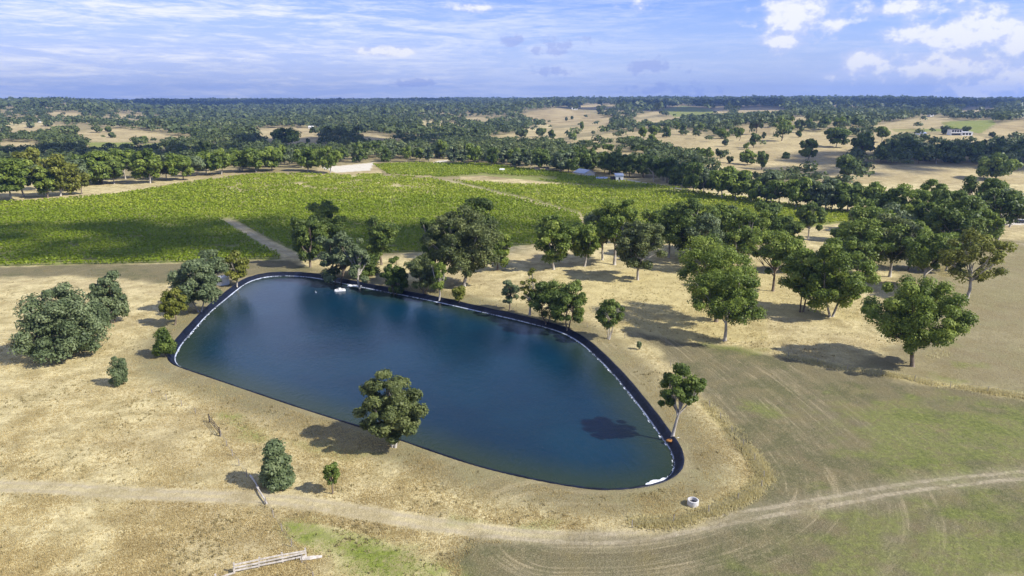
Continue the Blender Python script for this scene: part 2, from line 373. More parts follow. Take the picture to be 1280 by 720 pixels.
# mown stubble with wheel-wide swathes running along the fence
mw = n.n('ShaderNodeCombineXYZ'); n.set(mw.inputs[0], n.attr('mow').outputs['Fac'])
mws = n.n('ShaderNodeVectorMath', operation='ADD'); n.set(mws.inputs[0], mw.outputs[0])
sc_ = n.n('ShaderNodeVectorMath', operation='SCALE'); n.set(sc_.inputs[0], pos); sc_.inputs['Scale'].default_value = .05; n.set(mws.inputs[1], sc_.outputs[0])
swath = n.noise(mws.outputs[0], .75, 5, .8, .25); fade = n.math('ADD', .28, n.math('MULTIPLY', n.math('MULTIPLY', n.ramp(n.attr('mow').outputs['Fac'], 42, 8), .88), n.ramp(n.noise(pos, .06, 3), .3, .6)))
st = n.mix(n.ramp(nm_, .3, .7), (.092,.083,.040), (.195,.172,.092)); st = n.mix(n.math('MULTIPLY', n.math('MULTIPLY', n.ramp(swath, .5, .66), .6), fade), st, (.42,.345,.205))
st = n.mix(n.math('MULTIPLY', n.math('MULTIPLY', n.ramp(swath, .5, .36), .55), fade), st, (.115,.09,.05))
st = n.mix(n.math('MULTIPLY', n.ramp(n.noise(pos, .055, 6, .7), .47, .60), .75), st, (.105,.108,.042)); st = n.mix(n.math('MULTIPLY', n.ramp(nff, .55, .35), .6), st, (.07,.06,.034)); st = n.mix(n.math('MULTIPLY', n.ramp(nff, .5, .7), .35), st, (.40,.34,.22)); st = n.mix(n.math('MULTIPLY', n.ramp(nf, .55, .75), .5), st, (.36,.295,.175))
sm = n.math('MULTIPLY', m1.outputs[2], n.math('ADD', .55, n.math('MULTIPLY', n.ramp(nm_, .2, .6), .45))); c = n.mix(sm, c, st)
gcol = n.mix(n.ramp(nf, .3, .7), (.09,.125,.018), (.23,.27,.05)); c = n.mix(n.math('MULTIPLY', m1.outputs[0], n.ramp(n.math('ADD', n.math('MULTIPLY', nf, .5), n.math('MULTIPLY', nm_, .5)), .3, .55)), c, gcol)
td = n.math('ADD', n.attr('trk').outputs['Fac'], n.math('MULTIPLY', n.math('SUBTRACT', nm_, .5), .9))
rut = n.math('MULTIPLY', n.ramp(n.math('ABSOLUTE', n.math('SUBTRACT', td, .85)), .75, .15), n.math('ADD', .22, n.math('MULTIPLY', n.ramp(nm_, .3, .62), .55)))
soft = n.math('MULTIPLY', n.ramp(td, 3.2, .6), .28)
c = n.mix(n.math('MAXIMUM', rut, soft), c, n.mix(n.ramp(nf, .3, .7), (.30,.25,.16), (.50,.43,.29)))
c = n.mix(n.math('MULTIPLY', at.outputs['Alpha'], n.ramp(nf, .15, .55)), c, n.mix(n.ramp(nf, .3, .7), (.33,.265,.165), (.52,.43,.28)))
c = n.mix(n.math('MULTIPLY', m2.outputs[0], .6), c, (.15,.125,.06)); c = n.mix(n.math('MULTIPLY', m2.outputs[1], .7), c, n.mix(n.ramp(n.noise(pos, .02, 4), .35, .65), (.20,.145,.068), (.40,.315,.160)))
c = n.mix(n.math('MULTIPLY', m2.outputs[2], n.ramp(nm_, .1, .5)), c, (.60,.55,.44))
hgt = n.math('ADD', n.math('MULTIPLY', nf, .7), n.math('MULTIPLY', nff, .3))
M['ground'] = n.done(n.bsdf(c, .95, .1, n.bump(hgt, .9, .35)))
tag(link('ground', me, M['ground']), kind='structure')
# ------------------------------------------------------------------ pond
def offset_loop(d):
    t = np.roll(POND, -1, 0)-np.roll(POND, 1, 0); t /= np.linalg.norm(t, axis=1)[:, None]
    nrm = np.stack([t[:, 1], -t[:, 0]], 1)
    if inside(POND, *(POND[:1]+nrm[:1]*.5).T)[0]: nrm = -nrm
    return POND+nrm*d
n = NT('pond water'); pos = n.n('ShaderNodeNewGeometry').outputs['Position']
mp = n.n('ShaderNodeMapping'); n.set(mp.inputs[0], pos); mp.inputs[2].default_value = (0, 0, .5); mp.inputs[3].default_value = (1., .45, 1)
rip = n.math('ADD', n.math('MULTIPLY', n.noise(mp.outputs[0], 1.3, 5, .72, .4), .85), n.math('ADD', n.math('MULTIPLY', n.noise(mp.outputs[0], .25, 3, .5), .5), n.math('MULTIPLY', n.noise(mp.outputs[0], 3.2, 3, .6), .35)))
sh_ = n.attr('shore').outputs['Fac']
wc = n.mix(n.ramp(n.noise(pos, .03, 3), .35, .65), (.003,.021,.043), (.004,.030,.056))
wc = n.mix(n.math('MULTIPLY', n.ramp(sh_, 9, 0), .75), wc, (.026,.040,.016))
M['water'] = n.done(n.bsdf(wc, .09, .42, n.bump(rip, .68, .13), IOR=1.33))
# water sheet: rings from the edge to the middle
c0 = POND.mean(0); rings = [offset_loop(.9), POND]+[c0+(POND-c0)*k for k in (.97, .93, .87, .8, .68, .5, .3, .12)]
V = np.concatenate([np.column_stack([r, np.full(len(r), WATER_Z)]) for r in rings]+[[[*c0, WATER_Z]]]); nP = len(POND)
ii = np.arange(nP); jj = (ii+1) % nP
Fq = np.concatenate([np.stack([k*nP+ii, k*nP+jj, (k+1)*nP+jj, (k+1)*nP+ii], 1) for k in range(len(rings)-1)])
k = len(rings)-1
Fq = np.concatenate([Fq, np.stack([k*nP+ii, k*nP+jj, np.full(nP, len(V)-1), np.full(nP, len(V)-1)], 1)[:, :4]])
mw_ = bpy.data.meshes.new('water'); mw_.from_pydata(V.tolist(), [], [tuple(dict.fromkeys(f)) for f in Fq.tolist()])
a = mw_.attributes.new('shore', 'FLOAT', 'POINT'); a.data.foreach_set('value', np.concatenate([np.maximum(0, -pond_sd(V[:, 0], V[:, 1]))]).astype(np.float32))
w_o = tag(link('pond_water', mw_, M['water']), kind='structure')
import bmesh
bm = bmesh.new(); bm.from_mesh(mw_); bmesh.ops.recalc_face_normals(bm, faces=bm.faces)
if sum(f.normal.z for f in bm.faces) < 0: bmesh.ops.reverse_faces(bm, faces=bm.faces)
bm.to_mesh(mw_); bm.free()
# liner
n = NT('black pond liner'); pos = n.n('ShaderNodeNewGeometry').outputs['Position']
sx = n.n('ShaderNodeSeparateXYZ'); n.set(sx.inputs[0], pos)
f = n.noise(pos, .9, 4, .6, .6); f2 = n.noise(pos, 2.6, 3, .6)
lc = n.mix(n.ramp(f, .35, .7), (.004,.006,.012), (.010,.015,.034))
scum = n.math('MULTIPLY', n.ramp(sx.outputs[2], -.80, -.93), n.ramp(n.math('ADD', n.math('MULTIPLY', f2, .6), n.math('MULTIPLY', n.noise(pos, .08, 2), .4)), .40, .56))
lc = n.mix(scum, lc, (.50,.55,.66))
M['liner'] = n.done(n.bsdf(lc, .5, .22, n.bump(f, .8, .15)))
prof = [(1.55, -.3), (1.42, .07), (1.15, .07), (.8, -.32), (.35, -.70), (0., -1.0), (-.9, -1.45), (-2.2, -2.1)]
loops = [offset_loop(d) for d, _ in prof]
wob = .14*np.sin(np.arange(nP)*2.1)+.1*np.sin(np.arange(nP)*.83)
V = np.concatenate([np.column_stack([l, np.full(nP, z)+(wob*.3 if 1 <= q <= 3 else 0)]) for q, (l, (_, z)) in enumerate(zip(loops, prof))])
Fq = np.concatenate([np.stack([k*nP+ii, k*nP+jj, (k+1)*nP+jj, (k+1)*nP+ii], 1) for k in range(len(prof)-1)])
me = mesh_np('pond_liner', V, Fq, smooth=True)
tag(link('pond_liner', me, M['liner']), 'black plastic liner sheet around the rim of the pond', 'pond liner')
# foam along the waterline
M['foam'] = mat_plain('white foam', (.78,.80,.82), .7, .12, 4.)
fv, ff = [], []
def blob(cx, cy, r, z, rot, el):
    k = 9; n0 = len(fv); h = .05+.05*rng.random()
    ang = np.arange(k)/k*2*np.pi; q = r*(.7+.6*rng.random(k))
    x, y = q*np.cos(ang)*el, q*np.sin(ang)
    X, Y = cx+x*math.cos(rot)-y*math.sin(rot), cy+x*math.sin(rot)+y*math.cos(rot)
    fv.extend(zip(X, Y, [z-.02]*k)); fv.append((cx, cy, z+h))
    ff.extend((n0+a_, n0+(a_+1) % k, n0+k) for a_ in range(k))
sh = offset_loop(-.08)
seg = np.linalg.norm(np.roll(sh, -1, 0)-sh, axis=1)
for q in range(nP):
    px, py = project(sh[q, 0], sh[q, 1], WATER_Z); px, py = float(px), float(py)
    p = .95 if (px > 740 and py > 440) else (.22 if px > 560 and py < 440 else (.55 if px < 300 and py < 460 else .12))
    t = sh[(q+1) % nP]-sh[q]; rot = math.atan2(t[1], t[0])
    for s_ in np.arange(0, seg[q], .45):
        if rng.random() < p*.42:
            b = sh[q]+t*(s_/seg[q])+rng.normal(0, .10, 2)
            blob(b[0], b[1], .05+.12*rng.random()**2, WATER_Z, rot, 1.+2.5*rng.random())
for _ in range(70):
    t = rng.random(); b = np.array(flat_pt(811+t*24, 606.5-t*6.5, WATER_Z))+rng.normal(0, .3, 2)*(1-.5*t)
    if pond_sd(b[:1], b[1:])[0] < .35: blob(b[0], b[1], .25+.35*rng.random(), WATER_Z, .5, 1.6)
me = bpy.data.meshes.new('foam'); me.from_pydata(fv, [], ff)
tag(link('foam', me, M['foam']), 'white foam scum washed along the waterline of the pond', 'foam', kind='stuff')
# ------------------------------------------------------------------ trees
def leaves(C_, RX, RZ, n_per, size, r, tilt=.42):
    """leaf sprays round clumps: centres, horizontal and vertical radii, sprays per clump"""
    k = np.repeat(np.arange(len(C_)), n_per); N = len(k)
    d = r.normal(size=(N, 3)); d /= np.linalg.norm(d, axis=1)[:, None]
    d[:, 2] = np.where((d[:, 2] < -.3) & (r.random(N) < .4), -d[:, 2], d[:, 2])
    q = r.random(N)**.38*(.85+.3*r.random(N))
    P = C_[k]+d*np.stack([RX[k], RX[k], RZ[k]], 1)*q[:, None]
    nn = d*.9+np.array([0, 0, .35])+r.normal(size=(N, 3))*tilt; nn /= np.linalg.norm(nn, axis=1)[:, None]
    t = np.cross(nn, r.normal(size=(N, 3))); t /= np.linalg.norm(t, axis=1)[:, None]; b = np.cross(nn, t)
    s = (size*(.6+.8*r.random(N)))[:, None]; w = s*(.45+.3*r.random(N))[:, None]
    V = np.stack([P+b*s, P+t*w, P-b*s, P-t*w], 1).reshape(-1, 3)
    ct = r.random(len(C_))
    tint = np.repeat(np.clip(.55*ct[k]+.5*r.random(N), 0, 1), 4)
    return V, np.arange(4*N).reshape(N, 4), tint
def tree_mesh(name, h, r, tf=.25, clumps=30, n_per=160, size=.34, seed=0, shape='dome', stems=1, lean=(0, 0), cr=.30, flat=.75, thick=1., limbs=12, rough=.85):
    g = np.random.default_rng(seed)
    zc, rz = h*(tf+1)/2, h*(1-tf)/2
    C_ = []
    tries = 0
    while len(C_) < clumps and tries < clumps*40:
        tries += 1
        d = g.normal(size=3); d /= np.linalg.norm(d)
        q = .55+.45*g.random()**.6 if g.random() > .25 else .5*g.random()
        if shape != 'cone': q *= 1-rough+rough*(.62+.62*float(vnoise(np.array(d[0]*1.6+seed*.37), np.array(d[1]*1.6+d[2]*1.9+seed*.71), 3)))
        if shape == 'cone':
            z = g.random()**1.5; w = (1-z)**.55*.72+.16; a_ = g.random()*6.283; p = np.array([math.cos(a_)*w*r*.72*g.random()**.4, math.sin(a_)*w*r*.72*g.random()**.4, h*(tf+(1-tf)*(.08+.82*z))])
        elif shape == 'umbrella':
            p = np.array([d[0]*r*q*.92, d[1]*r*q*.92, zc+rz*.1+(d[2]*.8+.08)*rz*q])
        elif shape == 'mound':
            p = np.array([d[0]*r*q*.9, d[1]*r*q*.9, h*.12+abs(d[2])*h*.78*q])
        else:
            p = np.array([d[0]*r*q*.88, d[1]*r*q*.88, zc+d[2]*rz*q*.86])
        if all(np.linalg.norm((p-c_)/np.array([1, 1, .8])) > r*cr*.80 for c_ in C_) or tries > clumps*25: C_.append(p)
    C_ = np.array(C_); gap = g.random(3)-.5
    RX = r*cr*(.55+.75*g.random(len(C_))); RZ = RX*flat*(.8+.4*g.random(len(C_)))
    # keep inside the envelope
    lim = np.hypot(C_[:, 0], C_[:, 1])+RX; k = np.minimum(1, r*1.04/np.maximum(lim, .01)); C_[:, :2] *= k[:, None]
    C_[:, 2] = np.clip(C_[:, 2], np.maximum(RZ*.8, h*tf*.8), h-RZ*.92)
    ln = np.array([lean[0], lean[1]]); C_[:, :2] += ln*(C_[:, 2:]/h)
    V, Fc, ti = leaves(C_, RX, RZ, n_per, size, g)
    kx = r/max(.3, np.percentile(np.hypot(V[:, 0]-ln[0]*.6, V[:, 1]-ln[1]*.6), 99.2)); kz = h/np.percentile(V[:, 2], 99.6)
    V *= np.array([kx, kx, kz]); C_ *= np.array([kx, kx, kz]); RX = RX*kx; RZ = RZ*kz
    V[:, 2] = np.maximum(V[:, 2], .05)
    crown = mesh_np(name+'_crown', V, Fc, ti)
    mb = MB(); tr = max(.12, h*.023)*thick
    top = np.array([ln[0]*.8, ln[1]*.8, h*(tf+.45*(1-tf))])
    order = np.argsort(-np.linalg.norm(C_-[0, 0, h*tf], axis=1))
    pick = order[::max(1, len(order)//limbs)][:limbs]
    for s in range(stems):
        a_ = 6.283*s/stems+g.random(); off = np.array([math.cos(a_), math.sin(a_), 0])*(0 if stems == 1 else tr*1.2)
        tp = top+np.array([math.cos(a_), math.sin(a_), 0])*(0 if stems == 1 else r*.32)+g.normal(0, .03*h, 3)*[1, 1, 0]
        p0 = off+np.array([0, 0, -.25]); p1 = off*1.2+(tp-off)*.33+g.normal(0, .02*h, 3)*[1, 1, 0]; p2 = p1+(tp-p1)*.55+g.normal(0, .02*h, 3)*[1, 1, 0]
        k_ = 1 if stems == 1 else .62
        mb.tube([p0, off+np.array([0, 0, .02*h]), p1, p2, tp], [tr*1.45*k_, tr*1.1*k_, tr*.85*k_, tr*.6*k_, tr*.3*k_], 8)
        for q in pick[s::stems]:
            t0 = .35+.6*g.random(); st = p1+(p2-p1)*min(1, t0*1.2); e = C_[q]; md = (st+e)/2+np.array([0, 0, -.04*h])+g.normal(0, .025*h, 3)
            mb.tube([st, md, e+np.array([0, 0, RZ[q]*.2])], [tr*.48*k_, tr*.32*k_, tr*.10], 5)
            for _ in range(2):
                e2 = e+g.normal(0, RX[q]*.7, 3); mb.tube([md, (md+e2)/2+[0, 0, .1], e2], [tr*.22*k_, tr*.15, tr*.05], 4)
    tm = bpy.data.meshes.new(name+'_trunk'); tm.from_pydata(mb.v, [], mb.f); tm.polygons.foreach_set('use_smooth', np.ones(len(tm.polygons), bool)); tm.update()
    return crown, tm
M['leaf_olive'] = mat_leaf('olive leaves', (.050,.070,.022), (.125,.152,.046), (.225,.252,.085), .34)
LEAF = dict(olive='leaf_olive', gum='leaf_gum', grey='leaf_grey', dark='leaf_dark', yellow='leaf_yellow')
def plant(name, cat, loc, crown, trunk, leaf, bark, label, group=None, rz=0, scale=None):
    e = empty(name, loc, rz); tag(e, label, cat, group)
    if scale: e.scale = scale
    for nm, me_, mt in (('crown', crown, leaf), ('trunk', trunk, bark)):
        o = link(nm, me_, None, e)
        if len(me_.materials) == 0: me_.materials.append(M[mt])
        elif me_.materials[0] != M[mt]:
            o.material_slots[0].link = 'OBJECT'; o.material_slots[0].material = M[mt]
    return e
def measure(px, foot, top, w):
    x, y, z = ground(px, foot); u, s = ray(px, top)
    h = HC+s*y-z; r = w/2/F*depth_at(px, (foot+top)/2, y)
    return x, y, z, h, r
NEAR = [  # px, foot, top, width, leaf, bark, shape, options, label, name
 (83,441,360,112,'grey','brown','mound',dict(rough=.4,tf=.05,clumps=46,n_per=230,cr=.27,stems=3),'big broad grey-green tree with foliage down to the dry grass, widest at the western edge','gum_tree'),
 (141,404,342,44,'grey','brown','mound',dict(tf=.06,clumps=24,n_per=200,cr=.42,stems=2),'dense upright tree standing behind the big broad grey-green one','gum_tree'),
 (250,390,326,64,'grey','pale','dome',dict(tf=.12,clumps=36,n_per=190,cr=.28,stems=2),'pale grey-green tree leaning over the west bank of the pond','gum_tree'),
 (267,362,312,42,'grey','pale','dome',dict(tf=.15,clumps=18,n_per=150,cr=.34),'greyish tree half hidden behind the pale bank tree, in front of the vines','gum_tree'),
 (296,356,315,38,'yellow','pale','dome',dict(tf=.3,clumps=16,n_per=90,cr=.32),'thin yellow-green tree with bare white limbs beside the white tank','gum_tree'),
 (219,406,361,34,'yellow','brown','dome',dict(tf=.22,clumps=16,n_per=140,cr=.38),'small bright yellow-green tree on the west bank','gum_tree'),
 (207,446,411,29,'dark','brown','mound',dict(tf=.04,clumps=14,n_per=150,cr=.42),'round dark green shrub against the western corner of the liner','shrub'),
 (150,481,446,24,'grey','brown','mound',dict(tf=.05,clumps=12,n_per=150,cr=.45),'small oval grey-green shrub alone on the dry slope','shrub'),
 (347,608,553,43,'grey','brown','cone',dict(tf=.02,clumps=36,n_per=170,cr=.34),'cone-shaped bushy shrub beside the old fence line','shrub'),
 (416,617,580,24,'dark','brown','dome',dict(tf=.25,clumps=11,n_per=75,cr=.36),'small open sapling beside the cone-shaped shrub','sapling'),
 (493,558,467,93,'olive','pale','dome',dict(rough=.3,tf=.10,clumps=50,n_per=230,cr=.22,stems=4,size=.2,limbs=16),'round many-stemmed gum growing on the near edge of the pond','gum_tree'),
 (841,545,459,66,'dark','pale','umbrella',dict(tf=.34,clumps=22,n_per=170,cr=.26,lean=(1.0,.4),limbs=14,size=.2),'leaning gum with bare pale stem beside the eastern corner of the pond','gum_tree'),
 (761,424,374,38,'dark','pale','dome',dict(tf=.28,clumps=18,n_per=130,cr=.33,stems=3),'slim open gum alone on the bank above the bend in the liner','gum_tree'),
 (710,411,353,52,'dark','brown','dome',dict(tf=.16,clumps=26,n_per=170,cr=.30,stems=2),'full green tree, eastern one of the close pair on the far bank','gum_tree'),
 (684,403,352,48,'dark','brown','dome',dict(tf=.18,clumps=22,n_per=160,cr=.31,stems=2),'full green tree, western one of the close pair on the far bank','gum_tree'),
 (662,394,335,32,'yellow','pale','dome',dict(tf=.30,clumps=14,n_per=60,cr=.33),'sparse pale yellowish tree behind the close pair on the far bank','gum_tree'),
 (637,388,351,27,'grey','brown','dome',dict(tf=.26,clumps=13,n_per=110,cr=.36),'small greyish tree just west of the close pair on the far bank','gum_tree'),
 (574,377,358,19,'yellow','brown','dome',dict(tf=.2,clumps=9,n_per=110,cr=.45),'tiny bright green bush near the long shadowed liner edge','shrub'),
 (799,437,427,7,'grey','brown','dome',dict(tf=.2,clumps=6,n_per=50,cr=.45),'knee-high seedling on the mown bank east of the slim gum','sapling'),
 (549,373,327,26,'gum','pale','dome',dict(tf=.4,clumps=12,n_per=90,cr=.4),'thin-stemmed young tree at the pond side of the huge gum','gum_tree'),
 (531,367,321,46,'olive','brown','dome',dict(tf=.14,clumps=22,n_per=160,cr=.34,stems=3),'rounded light green tree between the huge gum and the pond','gum_tree'),
 (494,364,322,36,'dark','brown','dome',dict(tf=.12,clumps=20,n_per=170,cr=.36,stems=2),'compact dark green tree at the liner edge near the orange soil','gum_tree'),
 (449,357,297,36,'grey','pale','dome',dict(tf=.22,clumps=18,n_per=150,cr=.36),'grey-green narrow tree at the water edge by the white float','gum_tree'),
 (423,350,290,48,'grey','brown','dome',dict(tf=.16,clumps=22,n_per=170,cr=.34,stems=2),'rounded grey-green tree on the north bank west of the narrow one','gum_tree'),
 (388,334,272,48,'dark','brown','dome',dict(tf=.08,clumps=24,n_per=170,cr=.33),'dark tree at the foot of the dirt lane between the vines','gum_tree'),
 (408,325,255,62,'dark','pale','dome',dict(tf=.15,clumps=30,n_per=170,cr=.29),'tall dark tree in front of the shaded vines','gum_tree'),
 (477,331,272,48,'dark','brown','dome',dict(tf=.15,clumps=22,n_per=150,cr=.33),'dark shaded tree in front of the vines, behind the grey pair','gum_tree'),
 (455,345,305,46,'dark','brown','mound',dict(tf=.05,clumps=16,n_per=150,cr=.36),'low dark bush behind the grey pair on the north bank','shrub'),
 (580,358,262,98,'olive','pale','dome',dict(rough=.45,tf=.14,clumps=54,n_per=200,cr=.23,limbs=16,thick=.9),'huge spreading gum with a long white trunk north of the pond','gum_tree'),
 (545,352,275,46,'dark','pale','dome',dict(tf=.1,clumps=22,n_per=160,cr=.33),'dark tree tucked against the west flank of the huge gum','gum_tree'),
 (598,325,248,48,'dark','brown','dome',dict(tf=.3,clumps=20,n_per=140,cr=.34),'dark tree whose top rises behind the huge gum','gum_tree'),
 (622,338,290,40,'gum','brown','dome',dict(tf=.1,clumps=18,n_per=150,cr=.36),'bright green tree at the east flank of the huge gum','gum_tree'),
 (692,337,271,58,'gum','pale','dome',dict(tf=.16,clumps=30,n_per=160,cr=.28),'spreading gum at the western end of the paddock grove','gum_tree'),
 (731,333,278,44,'gum','pale','dome',dict(tf=.14,clumps=24,n_per=150,cr=.31),'narrow gum second in the paddock grove from its western end','gum_tree'),
 (753,325,265,44,'grey','pale','dome',dict(tf=.34,clumps=18,n_per=140,cr=.34),'gum with a slanting bare white trunk in the paddock grove','gum_tree'),
 (768,331,249,52,'gum','pale','umbrella',dict(tf=.26,clumps=26,n_per=160,cr=.30),'tallest gum in the western part of the paddock grove, pale bole showing','gum_tree'),
 (797,350,278,60,'olive','pale','dome',dict(tf=.24,clumps=34,n_per=170,cr=.27),'well shaped gum with full crown and straight trunk on golden grass','gum_tree'),
 (836,322,257,46,'gum','pale','dome',dict(tf=.2,clumps=22,n_per=150,cr=.32),'gum next to the vines just east of the well shaped one','gum_tree'),
 (863,327,250,64,'dark','pale','dome',dict(tf=.22,clumps=30,n_per=150,cr=.28),'broad dark gum with white limbs in the middle of the grove','gum_tree'),
 (893,318,255,50,'gum','pale','dome',dict(tf=.25,clumps=22,n_per=150,cr=.32),'gum at the vine edge behind the dense front pair','gum_tree'),
 (935,330,262,54,'gum','pale','dome',dict(tf=.22,clumps=26,n_per=150,cr=.30),'bright topped gum at the vine edge east of the grove centre','gum_tree'),
 (957,310,253,44,'dark','pale','dome',dict(tf=.22,clumps=20,n_per=140,cr=.33),'dark gum leaning out over the vines behind the grove','gum_tree'),
 (895,402,298,96,'gum','brown','umbrella',dict(tf=.14,clumps=40,n_per=200,cr=.25,size=.22),'big spreading gum directly behind the front specimen with the pale bole','gum_tree'),
 (906,426,336,94,'gum','pale','umbrella',dict(tf=.22,clumps=44,n_per=220,cr=.24,size=.22),'front gum with heavy rounded crown and short pale bole at the mown field edge','gum_tree'),
 (966,364,290,58,'gum','brown','umbrella',dict(tf=.24,clumps=26,n_per=160,cr=.29),'flat-topped gum with a forked brown trunk among golden grass','gum_tree'),
 (1002,390,313,56,'gum','brown','dome',dict(tf=.18,clumps=28,n_per=190,cr=.29,stems=2),'dark-trunked gum joined to the western side of the twin-trunk one','gum_tree'),
 (1039,396,299,82,'gum','pale','dome',dict(tf=.12,clumps=46,n_per=200,cr=.24,stems=2),'big dense gum with twin pale trunks in the golden grass','gum_tree'),
 (1010,300,254,36,'dark','pale','dome',dict(tf=.34,clumps=16,n_per=130,cr=.36),'lone tall gum standing at the edge of the vines','gum_tree'),
 (990,292,276,16,'dark','brown','mound',dict(tf=.1,clumps=9,n_per=110,cr=.45),'small bush beside the lone tall gum at the vines','shrub'),
 (1084,345,275,72,'gum','brown','umbrella',dict(tf=.3,clumps=30,n_per=160,cr=.27),'flat-crowned gum in the eastern grove, nearest to the twin-trunk one','gum_tree'),
 (1112,346,270,64,'olive','pale','umbrella',dict(tf=.30,clumps=28,n_per=160,cr=.28),'gum with two tall clear trunks in the eastern grove','gum_tree'),
 (1150,362,292,58,'gum','pale','umbrella',dict(tf=.2,clumps=28,n_per=150,cr=.28,lean=(2,1)),'gum with a slanting white limb behind the biggest oak-like crown','gum_tree'),
 (1140,458,349,126,'gum','brown','umbrella',dict(rough=.6,lean=(-1.2,0),tf=.10,clumps=58,n_per=260,cr=.20,size=.22,limbs=18,flat=.85),'largest broad bright-green crown on the pale paddock, casting a long shadow','gum_tree'),
 (1208,376,290,70,'yellow','pale','umbrella',dict(tf=.28,clumps=24,n_per=110,cr=.27),'open olive-coloured gum with white trunk at the edge of the eastern grove','gum_tree'),
 (1058,330,278,44,'dark','brown','dome',dict(tf=.2,clumps=20,n_per=140,cr=.33),'dark gum behind the twin-trunk one, beside the vine corner','gum_tree'),
 (1246,304,236,54,'dark','pale','umbrella',dict(tf=.3,clumps=24,n_per=140,cr=.29),'tall flat gum near the road and parked car','gum_tree'),
 (1186,322,240,64,'dark','pale','dome',dict(tf=.1,clumps=32,n_per=150,cr=.27),'dark pine-like tree with layered boughs beside the sandy road','gum_tree'),
 (1160,305,252,52,'dark','brown','dome',dict(tf=.1,clumps=22,n_per=150,cr=.33),'dark bushy tree west of the layered one','gum_tree'),
 (1128,292,232,50,'gum','brown','dome',dict(tf=.12,clumps=24,n_per=150,cr=.31),'bright green tree behind the eastern grove, near the vine corner','gum_tree'),
 (1165,285,226,50,'gum','brown','dome',dict(tf=.12,clumps=24,n_per=150,cr=.31),'bright green tree above the dark bushy one','gum_tree'),
 (1218,292,222,46,'dark','brown','dome',dict(tf=.12,clumps=22,n_per=150,cr=.32),'dark green tree poking above the layered one by the road','gum_tree'),
 (1236,290,235,40,'grey','pale','dome',dict(tf=.2,clumps=18,n_per=120,cr=.34),'thin grey-green tree beside the tall flat gum near the road','gum_tree'),
 # west side behind the vines
 (14,252,198,62,'gum','pale','umbrella',dict(tf=.16,clumps=26,n_per=120,cr=.29),'pale-trunked gum at the western end of the row behind the vines','gum_tree'),
 (48,238,186,44,'yellow','brown','umbrella',dict(tf=.3,clumps=18,n_per=110,cr=.33),'yellow-topped flat gum in the row behind the vines','gum_tree'),
 (76,245,194,50,'yellow','pale','dome',dict(tf=.12,clumps=22,n_per=100,cr=.32),'open gum with white fork in the row behind the vines','gum_tree'),
 (102,243,210,24,'yellow','brown','umbrella',dict(tf=.35,clumps=10,n_per=90,cr=.42),'small bright gum at the vine edge beside the one with the white fork','gum_tree'),
 (128,230,190,50,'gum','brown','dome',dict(tf=.1,clumps=24,n_per=120,cr=.32),'wide round gum in the middle of the row behind the vines','gum_tree'),
 (157,224,186,40,'gum','pale','umbrella',dict(tf=.2,clumps=18,n_per=110,cr=.34),'gum with leaning white trunks right of the wide round one','gum_tree'),
 (188,229,187,44,'gum','pale','dome',dict(tf=.14,clumps=22,n_per=120,cr=.33),'upright full gum on the sandy strip behind the vines','gum_tree'),
 (229,225,193,40,'gum','brown','dome',dict(tf=.1,clumps=18,n_per=110,cr=.34),'low spreading gum at the eastern end of the sandy strip','gum_tree'),
 (277,218,188,34,'gum','pale','dome',dict(tf=.15,clumps=16,n_per=110,cr=.36),'pair-trunked pale green gum at the head of the vines','gum_tree'),
 (413,217,183,34,'gum','pale','dome',dict(tf=.18,clumps=16,n_per=110,cr=.36),'gum with a clear trunk beside the white sand patch','gum_tree'),
 (358,182,160,38,'dark','brown','dome',dict(tf=.06,clumps=18,n_per=90,cr=.34),'big round dark tree alone in the brown hollow paddock','gum_tree'),
 # paddock trees of the eastern hillside
 (1009,202,174,22,'dark','brown','dome',dict(tf=.12,clumps=14,n_per=80,cr=.4),'dark two-tiered tree alone on the hillside paddock','gum_tree'),
 (952,212,189,15,'dark','brown','dome',dict(tf=.06,clumps=10,n_per=80,cr=.45),'narrow dark tree on the lower hillside paddock','gum_tree'),
 (934,206,187,22,'gum','brown','dome',dict(tf=.05,clumps=12,n_per=80,cr=.4),'rounded bushy tree west of the narrow dark one on the hillside','gum_tree'),
 (982,198,190,10,'dark','brown','mound',dict(tf=.05,clumps=8,n_per=60,cr=.45),'small round bush between the hillside paddock trees','shrub'),
 (1045,184,160,32,'dark','pale','dome',dict(tf=.12,clumps=16,n_per=90,cr=.36),'broad tree upper centre of the hillside paddock','gum_tree'),
 (1078,193,166,30,'dark','brown','dome',dict(tf=.1,clumps=16,n_per=90,cr=.36),'dark leaning tree next to the shaded grove on the hillside','gum_tree'),
 (1245,225,193,50,'gum','brown','dome',dict(tf=.14,clumps=24,n_per=110,cr=.32),'wide clump-forming tree on the shaded eastern paddock','gum_tree'),
 (1058,224,194,30,'dark','brown','dome',dict(tf=.08,clumps=16,n_per=110,cr=.36),'dark round tree at the foot of the shaded paddock','gum_tree'),
 (1102,178,158,20,'gum','pale','umbrella',dict(tf=.35,clumps=10,n_per=60,cr=.4),'thin pale tree with bent trunk below the hill houses','gum_tree'),
 (815,180,168,14,'gum','brown','dome',dict(tf=.08,clumps=8,n_per=60,cr=.45),'little round tree alone on the straw slope above the creek','gum_tree'),
]
